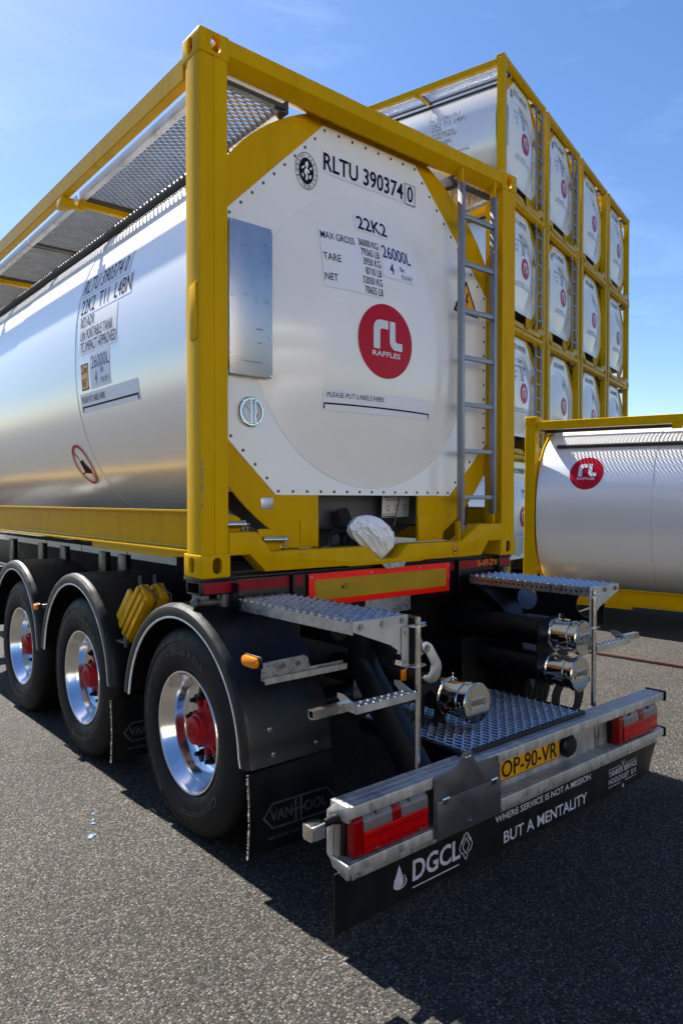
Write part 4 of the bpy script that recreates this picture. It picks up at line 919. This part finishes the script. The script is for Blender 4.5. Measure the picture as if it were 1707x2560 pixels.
for i in range(28):
    a = 2*PI*i/28; o1.append((0.82+0.155*math.cos(a)*(1.0 if math.sin(a) > 0 else 1.1), 0.52+(0.10 if math.sin(a) > 0 else 0.17)*math.sin(a))); i1.append((0.82+0.085*math.cos(a), 0.49+0.085*math.sin(a)))
b.annulus(o1, i1, 'y', -0.662, -0.654); b.prism([(0.60, 0.58), (0.62, 0.96), (0.88, 0.98), (0.93, 0.56)], 'y', -0.5945, -0.586)
T('hose_bracket', 'black', b, 0, smooth=20)
# rear floor
fg = T('floor_grating', 'galvanised', grating(-0.46, 0.46, -0.955, -0.300, 0.546, 0.066, 0.0265, 0.0080, 0.014, 0.0065), smooth=0, merge=False)
bx('floor_frame', 'black', fg, (-0.47, 0.47, -0.975, -0.957, 0.485, 0.556), (-0.485, -0.468, -0.975, -0.29, 0.485, 0.556), (0.468, 0.485, -0.975, -0.29, 0.485, 0.556), (-0.46, 0.46, -0.66, -0.63, 0.50, 0.535))
T('spare_mudflap', 'black_flap', MB().box(0.50, 0.95, -0.13, -0.124, 0.42, 0.80), 0)
# bumper: open aluminium channel
def bump_prof():
    return [(-0.930, 0.536), (-0.945, 0.533), (-0.952, 0.536), (-0.972, 0.536), (-0.979, 0.533), (-0.986, 0.536), (-1.006, 0.536), (-1.013, 0.533), (-1.02, 0.536), (-1.034, 0.534), (-1.036, 0.528), (-1.036, 0.492), (-1.028, 0.490), (-1.026, 0.522), (-0.962, 0.524), (-0.960, 0.330), (-1.024, 0.328), (-1.028, 0.326), (-1.036, 0.326), (-1.038, 0.320), (-1.038, 0.288), (-1.030, 0.284), (-0.945, 0.284), (-0.932, 0.300)]
bp_ = T('rear_bumper', 'aluminium_dirty', MB().prism(bump_prof(), 'x', -1.196, 1.222), 0, smooth=20)
T('bumper_end_cap', 'aluminium_dirty', MB().prism([(-0.925, 0.500), (-0.985, 0.548), (-1.046, 0.546), (-1.048, 0.486), (-0.952, 0.486), (-0.950, 0.336), (-1.046, 0.332), (-1.052, 0.325), (-1.046, 0.276), (-1.0, 0.282), (-0.925, 0.335)], 'x', -1.212, -1.1965), 0.003, bp_)
for za, zb in ((0.484, 0.542), (0.276, 0.332)): T('bumper_end_cap', 'black', MB().prism([(-0.925, zb), (-1.042, zb), (-1.046, zb-0.006), (-1.046, za+0.006), (-1.04, za), (-0.925, za)], 'x', 1.2225, 1.238), 0.003, bp_)
# tail lamps
def tail_lamp(x0, x1, sx):
    bk = bx('lamp_housing', 'black', TR, (x0-0.025, x1+0.025, -0.985, -0.9625, 0.332, 0.505), bev=0.004)
    T('red_lens', 'red_lens', MB().prism([(-0.986, 0.334), (-1.030, 0.338), (-1.036, 0.346), (-1.036, 0.424), (-0.986, 0.424)], 'x', x0+0.03, x1), 0.003, bk)
    T('red_lens', 'red_lens_dark', MB().prism([(-0.986, 0.334), (-1.026, 0.338), (-1.030, 0.346), (-1.030, 0.47), (-1.01, 0.490), (-0.986, 0.495)], 'x', x0-0.018, x0+0.0295), 0.003, bk)
    xm = x0+(x1-x0)*0.55; w = (x1-x0)*0.08
    for a, c, m in ((x0+0.03, xm-w, 'clear_lens'), (xm-w+0.001, xm+w*0.6, 'red_lens_dark'), (xm+w*0.6+0.001, x1, 'clear_lens')):
        T('clear_lens' if m == 'clear_lens' else 'red_lens', m, MB().prism([(-0.986, 0.4245), (-1.035, 0.4245), (-1.033, 0.462), (-1.018, 0.486), (-0.986, 0.492)], 'x', a, c), 0.003, bk)
    for x in (x0+0.10, x1-0.10): T('screw', 'dark_grey', MB().tube((x, -1.020, 0.478), (x, -1.035, 0.482), 0.009, 8), 0, bk)
    for x in (x0+0.09, x1-0.05): T('screw', 'dark_grey', MB().tube((x, -1.034, 0.352), (x, -1.041, 0.352), 0.007, 8), 0, bk)
    for z_ in (0.360, 0.402): T('lens_rib', 'red_lens_dark', MB().box(x0+0.034, x1-0.004, -1.0378, -1.0362, z_-0.0018, z_+0.0018), 0, bk)
    for cx_, r_ in ((x0+0.14, 0.034), (x1-0.12, 0.034)):
        d = Decal(lambda u, v: (u, -1.0372, v)); d.ring(cx_, 0.380, r_, r_, 0.003, 24); d.make('lens_rib', 'red_lens_dark', bk)
tail_lamp(-1.150, -0.775, -1); tail_lamp(0.745, 1.150, 1)
# side lamp on a rubber arm
sl = T('side_lamp', 'black', MB().path([(-1.20, -0.99, 0.485), (-1.24, -0.99, 0.492), (-1.275, -0.995, 0.490)], [0.020, 0.017, 0.014], 12), 0, smooth=40)
lc = MB(); lc.M = Matrix.Translation((-1.320, -0.995, 0.480)); lc.box(-0.040, 0.030, -0.028, 0.028, -0.030, 0.032); T('lamp_case', 'chrome', lc, 0.010, sl)
lc = MB(); lc.M = Matrix.Translation((-1.320, -0.995, 0.480)); lc.box(-0.030, 0.022, -0.031, -0.0285, -0.024, 0.016); T('clear_lens', 'clear_lens', lc, 0.001, sl)
# hinged cover plate
cpb = [(-0.752, 0.286), (-0.752, 0.527), (-0.745, 0.535), (-0.632, 0.541), (-0.607, 0.551), (-0.592, 0.572), (-0.578, 0.594), (-0.565, 0.600), (-0.525, 0.600), (-0.513, 0.592), (-0.504, 0.560), (-0.490, 0.541), (-0.465, 0.534), (-0.330, 0.530), (-0.330, 0.270), (-0.72, 0.278)]
cpo = T('cover_plate', 'plate_dark', MB().prism(cpb, 'y', -1.044, -1.0405), 0.001, smooth=30)
bx('hinged_flap', 'plate_dark', cpo, (-0.740, -0.326, -1.0505, -1.0465, 0.275, 0.436), bev=0.002)
for x in (-0.69, -0.375): T('flap_hinge', 'stainless', MB().tube((x-0.022, -1.050, 0.438), (x+0.022, -1.050, 0.438), 0.006, 8).box(x-0.016, x+0.016, -1.0525, -1.0508, 0.415, 0.434), 0, cpo)
T('lock', 'stainless', MB().tube((-0.535, -1.0506, 0.305), (-0.535, -1.056, 0.305), 0.013, 16).tube((-0.535, -1.056, 0.305), (-0.535, -1.06, 0.305), 0.006, 10), 0, cpo)
for x, z in ((-0.740, 0.515), (-0.345, 0.517)): T('rivet', 'dark_grey', MB().tube((x, -1.044, z), (x, -1.047, z), 0.007, 10), 0, cpo)
T('pin', 'stainless', MB().tube((-0.565, -1.046, 0.575), (-0.535, -1.05, 0.578), 0.005, 8).tube((-0.55, -1.044, 0.577), (-0.55, -1.052, 0.577), 0.008, 10), 0, cpo)
# licence plate
lp = bx('licence_plate', 'plate_yellow', TR, (-0.275, 0.250, -0.972, -0.9695, 0.362, 0.466), bev=0.001)
bx('blue_strip', 'plate_blue', lp, (-0.275, -0.235, -0.9738, -0.9725, 0.364, 0.464), bev=0)
d = Decal(lambda u, v: (u, -0.9745, v)); d.text('OP-90-VR', -0.218, 0.376, 0.075, w=0.445, bold=0.004); d.stroke([(-0.232, 0.366), (0.246, 0.366), (0.246, 0.462), (-0.232, 0.462)], 0.002, True); d.make('lettering', 'ink', lp)
T('plate_lamp', 'black', MB().lathe([(0.0, 0.0), (0.0, 0.058), (-0.020, 0.058), (-0.034, 0.046), (-0.036, 0.0)], 24, 'y', (0.325, -0.962, 0.408)), 0, smooth=40)
bx('web_strap', 'stainless', TR, (0.598, 0.628, -0.970, -0.9625, 0.332, 0.520), bev=0.002)
T('bolt', 'stainless', MB().tube((0.613, -0.97, 0.350), (0.613, -0.978, 0.350), 0.010, 6), 0, bp_)
# printed rubber flap under the bumper
fb = MB(); nx, nz = 40, 4
def flapP(u, v, dy=0.0):
    bow = 0.012*math.sin(u*3.1+0.6)*(0.29-v)/0.2; edge = 0.05*max(0, (u-1.05)/0.2)**2*(0.29-v)/0.2
    return (u, -1.000-dy-bow*0.4+edge, v)
vs_ = [flapP(-1.235+2.475*i/nx, 0.066+0.224*j/nz) for j in range(nz+1) for i in range(nx+1)]
fs = [(j*(nx+1)+i, j*(nx+1)+i+1, (j+1)*(nx+1)+i+1, (j+1)*(nx+1)+i) for j in range(nz) for i in range(nx)]
vb = [(x, y+0.006, z) for x, y, z in vs_]; n = len(vs_)
fb.add(vs_+vb, fs + [tuple(i+n for i in f[::-1]) for f in fs] + [(i, i+n, i+1+n, i+1) for i in range(nx)] + [(nz*(nx+1)+i, nz*(nx+1)+i+1, nz*(nx+1)+i+1+n, nz*(nx+1)+i+n) for i in range(nx)] + [(j*(nx+1), (j+1)*(nx+1), (j+1)*(nx+1)+n, j*(nx+1)+n) for j in range(nz)] + [(j*(nx+1)+nx, j*(nx+1)+nx+n, (j+1)*(nx+1)+nx+n, (j+1)*(nx+1)+nx) for j in range(nz)])
fl = T('rubber_flap', 'black_flap', fb, 0, smooth=30)
bx('clamp_strip', 'aluminium_dirty', fl, (-1.16, 1.20, -1.010, -1.0075, 0.246, 0.2835), bev=0.001)
for k in range(9): T('bolt', 'galvanised', MB().tube((-1.13+0.285*k, -1.0102, 0.258), (-1.13+0.285*k, -1.018, 0.258), 0.011, 10, r2=0.006), 0, fl, smooth=30)
FD = lambda: Decal(lambda u, v: flapP(u, v, 0.0022))
d = FD(); d.text('DGCL', -0.828, 0.126, 0.080, w=0.290, bold=0.022); d.make('lettering', 'flap_print', fl)
d = FD(); d.stroke([(-0.825, 0.098), (-0.545, 0.098)], 0.005); d.make('print_line', 'flap_print', fl)
d = FD(); d.ring(-0.900, 0.150, 0.034, 0.030, 0.004, 24, rad(150), rad(400)); d.ring(-0.898, 0.142, 0.038, 0.024, 0.004, 24, rad(170), rad(390))
dr = [(-0.905, 0.218)] + [(-0.905+0.026*math.sin(rad(a)), 0.150-0.026*math.cos(rad(a))) for a in (110, 80, 50, 20, -10, -40, -70, -100)]; d.poly(dr); d.make('drop_emblem', 'flap_print', fl)
d = FD()
for k_ in (1, -1):
    d.stroke([(-0.500+0.012*k_, 0.165+0.045*1.2), (-0.500+0.030*k_, 0.190), (-0.500+0.024*k_, 0.182)], 0.0035); d.stroke([(-0.500, 0.225), (-0.500+0.022*k_, 0.190), (-0.500+0.030*k_, 0.190), (-0.500+0.042*k_, 0.165), (-0.500+0.030*k_, 0.140), (-0.500+0.022*k_, 0.140), (-0.500, 0.105)], 0.0038)
d.stroke([(-0.500, 0.200), (-0.478, 0.165), (-0.500, 0.130), (-0.522, 0.165)], 0.0038, True); d.make('diamond_emblem', 'flap_print', fl)
d = FD(); d.text('WHERE SERVICE IS NOT A MISSION', -0.300, 0.203, 0.029, w=0.790, bold=0.012); d.make('lettering', 'flap_print', fl)
d = FD(); d.text('BUT A MENTALITY', -0.238, 0.094, 0.052, w=0.690, bold=0.012); d.make('lettering', 'flap_print', fl)
d = FD(); d.text('TANKER SERVICE', 0.672, 0.163, 0.027, w=0.305, bold=0.016); d.make('lettering', 'flap_print', fl)
d = FD(); d.text('HOOGVLIET  B.V.', 0.672, 0.122, 0.027, w=0.305, bold=0.004); d.make('lettering', 'flap_print', fl)
for pts_ in ([(0.67, 0.201), (0.80, 0.201)], [(0.85, 0.201), (0.975, 0.201)], [(0.67, 0.108), (0.80, 0.108)], [(0.85, 0.108), (0.975, 0.108)]): d = FD(); d.stroke(pts_, 0.003); d.make('print_line', 'flap_print', fl)
d = FD(); d.stroke([(0.815, 0.222), (0.818, 0.206), (0.834, 0.206), (0.837, 0.222)], 0.004); d.stroke([(0.826, 0.206), (0.826, 0.192)], 0.005); d.make('spanner_emblem', 'flap_print', fl)
d = FD(); d.poly([(0.826, 0.100), (0.818, 0.082), (0.822, 0.072), (0.830, 0.072), (0.834, 0.082)]); d.make('drop_emblem', 'flap_print', fl)

# ------------------------------------------------------------------ wheels
WR, WZ = 0.522, 0.505
AX = [0.198, 1.622, 2.925]
def tyre():
    # axial coordinate a: 0 = outer side wall, positive inboard
    half = [(0.034, 0.300), (0.014, 0.318), (0.004, 0.345), (0.0, 0.385), (0.002, 0.415), (0.010, 0.445), (0.006, 0.447), (0.012, 0.470), (0.022, 0.492), (0.034, 0.508), (0.050, 0.516), (0.062, 0.519)]
    tread = []
    for g in (0.105, 0.165, 0.225, 0.285): tread += [(g-0.006, 0.522), (g-0.004, 0.508), (g+0.004, 0.508), (g+0.006, 0.522)]
    prof = half + tread + [(0.385-a, r) for a, r in half[::-1]]
    b = MB().lathe(prof, 96, 'x'); b.v = [(x, y, max(z, -WZ+0.001)) for x, y, z in b.v]; return b
def rim():
    prof = [(0.030, 0.300), (0.022, 0.304), (0.016, 0.301), (0.017, 0.292), (0.030, 0.284), (0.052, 0.278), (0.075, 0.262), (0.098, 0.255), (0.128, 0.251), (0.150, 0.240), (0.163, 0.222), (0.168, 0.205), (0.166, 0.190), (0.160, 0.150), (0.160, 0.100)]
    return MB().lathe(prof, 96, 'x')
def hub():
    b = MB().lathe([(0.158, 0.135), (0.150, 0.135), (0.140, 0.118), (0.120, 0.095), (0.108, 0.084), (0.094, 0.080), (0.072, 0.078), (0.068, 0.070), (0.050, 0.068), (0.046, 0.062), (0.046, 0.0)], 40, 'x')
    for k in range(10):
        a = 2*PI*(k+0.5)/10; b.M = Matrix.Rotation(a, 4, 'X'); b.box(0.125, 0.158, 0.10, 0.142, -0.012, 0.012)
    b.M = None; return b
def nut(): return MB().tube((0.160, 0, 0), (0.135, 0, 0), 0.019, 10).tube((0.135, 0, 0), (0.105, 0, 0), 0.014, 10, r2=0.011)
def pointer(): return MB().prism([(-0.02, -0.004), (0.02, -0.004), (0.028, 0.012), (0.016, 0.045), (-0.006, 0.045), (-0.02, 0.02)], 'x', 0.128, 0.142)
def wall_text(st, a0, r0, h, w):
    p, f = text2d(st, h, w=w, bold=0.01); b = MB()
    vs_ = []
    for u, v in p:
        t = rad(a0)+u/(r0+h/2); r = r0+v; vs_.append((-0.0035+0.020*max(0, abs(r-0.40)-0.03), -r*math.sin(t), r*math.cos(t)))
    b.add(vs_, f); return b
def wheel(y, sx, ang):
    w = thing('wheel', None, None); w.parent = TR; w.location = (sx*1.214, y, WZ)
    w.rotation_euler = (0, 0, 0 if sx < 0 else PI)
    ty = part('tyre', 'tyre', 'rubber', w, tyre, smooth=30)
    rm = part('rim', 'rim', 'rim', w, rim, smooth=28); hb = part('hub', 'hub', 'red_hub', w, hub, smooth=35)
    if sx < 0:
        for key, args in (('tw1', ('Continental', 122, 0.372, 0.036, 0.40)), ('tw2', ('L 385/65 R 22.5', -28, 0.385, 0.030, 0.38)), ('tw3', ('EFFICIENT', 268, 0.385, 0.030, 0.24)), ('tw4', ('HYBRID HT3+', 215, 0.395, 0.018, 0.18))):
            part(key, 'raised_lettering', 'rubber_raised', w, lambda: wall_text(*args), smooth=0, merge=False).rotation_euler = (ang*0.35, 0, 0)
    for k in range(10):
        a = ang+2*PI*k/10; o = part('nut', 'wheel_nut', 'black', w, nut, smooth=30); o.location = (0, 0.1675*math.cos(a), 0.1675*math.sin(a))
        if sx < 0:
            o2 = part('pointer', 'nut_pointer', 'black', w, pointer, bev=0.002); o2.location = o.location; o2.rotation_euler = (a+(0.6 if k % 2 else -2.4), 0, 0)
    part('capmark', 'hub_emblem', 'red_hub', hb, lambda: MB().annulus([(0.040*math.cos(rad(90+60*i)), 0.040*math.sin(rad(90+60*i))) for i in range(6)], [(0.032*math.cos(rad(90+60*i)), 0.032*math.sin(rad(90+60*i))) for i in range(6)], 'x', 0.0455, 0.042).box(0.042, 0.0455, -0.018, -0.010, -0.02, 0.02).box(0.042, 0.0455, 0.010, 0.018, -0.02, 0.02).box(0.042, 0.0455, -0.010, 0.010, -0.004, 0.004), smooth=0)
for i, y in enumerate(AX):
    for sx in (-1, 1): wheel(y, sx, 0.13+0.7*i)
    T('axle', 'black', MB().tube((-1.0, y, WZ), (1.0, y, WZ), 0.07, 16), 0, smooth=40)
    for sx in (-1, 1): T('air_bellows', 'rubber', MB().lathe([(0, 0.0), (0, 0.11), (0.04, 0.14), (0.10, 0.11), (0.16, 0.14), (0.24, 0.11), (0.24, 0.0)], 24, 'z', (sx*0.45, y+0.35, 0.62)), 0, smooth=40)

# ------------------------------------------------------------------ mudguards
def mudguard(sx, yc, zc, a0, a1, drop, tear=False):
    """angles from +Y upward; front end a0, rear end a1, then straight down by drop"""
    prof = [(0.785, 0.640), (1.05, 0.644), (1.205, 0.645), (1.228, 0.640), (1.243, 0.627), (1.2475, 0.608), (1.244, 0.584), (1.236, 0.574), (1.232, 0.577), (1.238, 0.590), (1.240, 0.608), (1.236, 0.622), (1.222, 0.633), (1.05, 0.638), (0.785, 0.634)]
    b = MB(); k = len(prof); st = []; n = 60
    for i in range(n+1): st.append(a0+(a1-a0)*i/n)
    vs_ = []
    for a in st:
        for x, r in prof: vs_.append((sx*x, yc+r*math.cos(a), zc+r*math.sin(a)))
    for dz in (0.33, 0.66, 1.0):
        for x, r in prof: vs_.append((sx*x, yc+r*math.cos(a1)-0.012*dz, zc+r*math.sin(a1)-drop*dz))
    m = n+4; fs = []
    for i in range(m-1):
        for q in range(k): fs.append((i*k+q, (i+1)*k+q, (i+1)*k+(q+1) % k, i*k+(q+1) % k))
    fs += [tuple(range(k)), tuple(range((m-1)*k, m*k))[::-1]]
    b.add(vs_, fs); g = T('mudguard', 'guard', b, 0, smooth=25)
    pts = [(sx*1.237, yc+0.576*math.cos(a), zc+0.576*math.sin(a)) for a in st] + [(sx*1.237, yc+0.576*math.cos(a1)-0.012*dz, zc+0.576*math.sin(a1)-drop*dz) for dz in (0.33, 0.66, 1.0)]
    T('edge_piping', 'piping', MB().path(pts, 0.0068, 8), 0, g, smooth=60)
    d = Decal(lambda u, v: (sx*1.2485, yc-u*sx*-1, zc+v))
    return g
mudguard(-1, 1.655, 0.535, rad(6), rad(174), 0.03)
mudguard(-1, 2.965, 0.535, rad(6), rad(174), 0.03)
for y, z in ((0.215, 0.50), (1.655, 0.535), (2.965, 0.535)): mudguard(1, y, z, rad(8), rad(176), 0.03)
# rear apron and flap behind the last wheel, second flap behind the middle wheel
def apron(yc, low):
    f = MB(); nx, nz = 8, 6
    P_ = lambda u, v: (-1.250+0.455*u, yc-0.010-0.020*math.sin(PI*v)*0.5-0.030*u*(1-v), 0.135+0.36*v+0.012*(1-v)*u)
    vs_ = [P_(i/nx, j/nz) for j in range(nz+1) for i in range(nx+1)]; fs = [(j*(nx+1)+i, j*(nx+1)+i+1, (j+1)*(nx+1)+i+1, (j+1)*(nx+1)+i) for j in range(nz) for i in range(nx)]; n = len(vs_)
    f.add(vs_+[(x, y+0.005, z) for x, y, z in vs_], fs+[tuple(q_+n for q_ in t[::-1]) for t in fs])
    mf = T('mud_flap', 'black_flap', f, 0, smooth=40)
    def fn(u, v): 
        x, y, z = P_((u+1.250)/0.455, (v-0.135)/0.36); return (x, y-0.0025, v)
    d = Decal(fn); sl_ = lambda u: -0.075*(u+1.0)
    hexa = [(-1.178, 0.292), (-1.132, 0.344), (-0.838, 0.344), (-0.795, 0.292), (-0.838, 0.238), (-1.132, 0.238)]
    d.stroke(hexa, 0.009, True); d.text('VAN', -1.145, 0.270, 0.044, w=0.115, bold=0.03); d.text('OOL', -0.968, 0.270, 0.044, w=0.125, bold=0.03)
    d.stroke([(-1.012, 0.250), (-1.012, 0.332)], 0.013); d.stroke([(-0.984, 0.250), (-0.984, 0.332)], 0.013); d.stroke([(-1.025, 0.291), (-0.972, 0.291)], 0.010)
    d.text('CLEAR PASS', -1.120, 0.190, 0.013, w=0.130, bold=0.02); d.stroke([(-1.150, 0.196), (-1.130, 0.196)], 0.010); d.stroke([(-0.985, 0.196), (-0.940, 0.196)], 0.003)
    d.make('lettering', 'emblem_print', mf)
    # bristle edge
    br = MB(); rr = random.Random(3)
    for i in range(70):
        v = (i+rr.random()*0.6)/70; x, y, z = P_(0, v); br.tube((x+0.004, y-0.002, z), (x-0.002-0.008*rr.random(), y-0.003, z+rr.uniform(-0.004, 0.004)), 0.0020, 4, r2=0.0008)
    T('bristle_edge', 'bristle', br, 0, mf, smooth=0)
    return mf
g1 = mudguard(-1, 0.215, 0.500, rad(8), rad(176), 0.04)
apron(-0.432, 0)
for x, z in ((-1.118, 0.652), (-0.888, 0.652), (-1.109, 0.545), (-0.874, 0.547)):
    y_ = 0.215-math.sqrt(0.645**2-(z-0.5)**2); T('bolt', 'stainless', MB().tube((x, y_+0.002, z), (x, y_-0.004, z), 0.014, 14).tube((x, y_-0.004, z), (x, y_-0.011, z), 0.008, 6), 0, g1, smooth=30)
apron(1.020, 0)
# marker lamp arm behind the last wheel
arm = T('lamp_arm', 'aluminium_dirty', MB().box(-1.185, -0.730, -0.478, -0.448, 0.885, 0.889).box(-1.185, -0.730, -0.452, -0.448, 0.889, 0.908).box(-1.185, -0.730, -0.482, -0.478, 0.872, 0.900), 0.001, smooth=0)
T('lamp_plate', 'galvanised', MB().prism([(-1.19, 0.905), (-0.93, 0.908), (-0.945, 0.955), (-0.965, 0.968), (-1.19, 0.962)], 'y', -0.462, -0.458), 0.001, arm, smooth=0)
for x in (-1.08, -1.0): T('bolt', 'dark_grey', MB().tube((x, -0.462, 0.937), (x, -0.472, 0.937), 0.010, 8), 0, arm)
ml = T('marker_lamp', 'black', MB().box(-1.206, -1.190, -0.475, -0.350, 0.938, 0.992), 0.006)
lm = MB(); lm.prism([(y, z) for y, z in stadium(-0.412, 0.965, 0.118, 0.048, 8)], 'x', -1.226, -1.2065); T('amber_lens', 'amber', lm, 0.006, ml)
ml = T('marker_lamp', 'black', MB().box(-1.258, -1.236, 2.270, 2.345, 0.868, 0.915), 0.005); T('amber_lens', 'amber', MB().box(-1.278, -1.259, 2.275, 2.340, 0.871, 0.912), 0.006, ml)
bx('lamp_stay', 'dark_grey', TR, (-1.235, -1.0, 2.29, 2.32, 0.875, 0.905), bev=0.003)
# aluminium side guard ahead of the wheels
for z in (0.66, 0.90): bx('side_guard_rail', 'aluminium', TR, (-1.225, -1.20, 3.75, 7.2, z, z+0.10), bev=0.004)
for y in (4.2, 5.6, 7.0): bx('guard_post', 'black', TR, (-1.199, -1.15, y, y+0.06, 0.62, 1.231), bev=0.003)
bx('tool_box', 'chassis_grey', TR, (-1.14, -0.55, 3.75, 4.75, 0.55, 0.98), bev=0.01)

# ------------------------------------------------------------------ wheel chocks between the guards
def chock(lx, label):
    e = thing('wheel_chock', label, 'wheel chock', 'yellow wheel chocks in their holder')
    M = Matrix.Translation((lx, 1.035, 0.880)) @ Matrix.Rotation(rad(45), 4, 'X')      # local z runs up the slope towards the rear
    e.matrix_world = M
    b = MB(); W = 0.042
    b.prism([(-0.085, 0.0), (0.055, 0.0), (0.055, 0.365), (0.045, 0.380), (-0.065, 0.380), (-0.085, 0.355)], 'x', -W+0.016, W-0.016)
    link('body', b.mesh('body', bev=0.006), 'chock_yellow', e)
    for y0_, y1_ in ((-0.082, -0.052), (-0.030, 0.000), (0.022, 0.052)):
        link('rib', MB().box(-W, -W+0.0155, y0_, y1_, 0.004, 0.366).mesh('rib', bev=0.005), 'chock_yellow', e)
    link('toe', MB().box(-W+0.004, W-0.016, 0.056, 0.072, 0.0, 0.262).box(-W, -W+0.022, 0.0725, 0.115, 0.018, 0.262).box(W-0.034, W-0.016, 0.0725, 0.115, 0.018, 0.262).box(-W+0.0225, W-0.0345, 0.0725, 0.110, 0.20, 0.235).mesh('toe', bev=0.004), 'chock_yellow', e)
    link('wire_handle', MB().path([(-0.03, 0.05, 0.372), (-0.03, 0.085, 0.400), (-0.03, 0.075, 0.425), (-0.03, 0.04, 0.395), (0.02, -0.02, 0.388), (0.03, -0.06, 0.400), (0.03, -0.088, 0.37)], 0.0042, 8).mesh('wire_handle', smooth=60), 'dark_grey', e)
    return e
chock(-1.135, 'outer yellow plastic wheel chock leaning between two mudguards')
chock(-1.046, 'inner yellow plastic wheel chock, half hidden behind the outer one')
bx('chock_holder', 'dark_grey', TR, (-1.19, -0.86, 0.975, 1.11, 0.822, 0.832), (-1.185, -1.165, 0.955, 0.975, 0.80, 0.87), bev=0.002)

# ------------------------------------------------------------------ small things on the ground
sb_ = MB(); p0, p1 = Vector((4.02, 2.2)), Vector((4.42, -2.6)); dd = (p1-p0).normalized(); nn = Vector((-dd.y, dd.x))
def bp3(p, o, z): q_ = p+nn*o; return (q_.x, q_.y, z)
w_ = 0.045
for z0_, z1_, wa, wb in ((0.0, 0.030, 0.034, 0.030),):
    sb_.add([bp3(p0, -wa, z0_), bp3(p0, wa, z0_), bp3(p1, wa, z0_), bp3(p1, -wa, z0_), bp3(p0, -wb, z1_), bp3(p0, wb, z1_), bp3(p1, wb, z1_), bp3(p1, -wb, z1_)], [(3, 2, 1, 0), (4, 5, 6, 7), (0, 1, 5, 4), (1, 2, 6, 5), (2, 3, 7, 6), (3, 0, 4, 7)])
sb_o = link('steel_bar', sb_.mesh('steel_bar', bev=0.003), 'rust'); sb_o.location.z = 0.001
tag(sb_o, 'long rusty steel bar lying on the sunlit asphalt at the right', 'steel bar')
def blob(name, m, cx, cy, rx, ry, seed, rot=0.0, z=0.004):
    rr = random.Random(seed); n = 16; pts = []
    for i in range(n):
        a = 2*PI*i/n; k = 0.7+0.5*rr.random(); x, y = rx*k*math.cos(a), ry*k*math.sin(a)
        pts.append((cx+x*math.cos(rot)-y*math.sin(rot), cy+x*math.sin(rot)+y*math.cos(rot), z))
    return link(name, MB().add(pts, [tuple(range(n))]).mesh(name, smooth=0), m, ground)
for k, (x, y, a, b_) in enumerate(((-1.575, 0.465, 0.018, 0.036), (-1.555, 0.470, 0.010, 0.014), (-1.472, 0.706, 0.010, 0.016), (-1.500, 0.635, 0.008, 0.018), (-1.513, 0.598, 0.012, 0.020))): blob('paint_spot', 'blue_paint', x, y, a*0.72, b_*0.72, k, rad(-35))
blob('oil_stain', 'oil', -1.122, -1.471, 0.050, 0.028, 9, rad(20))
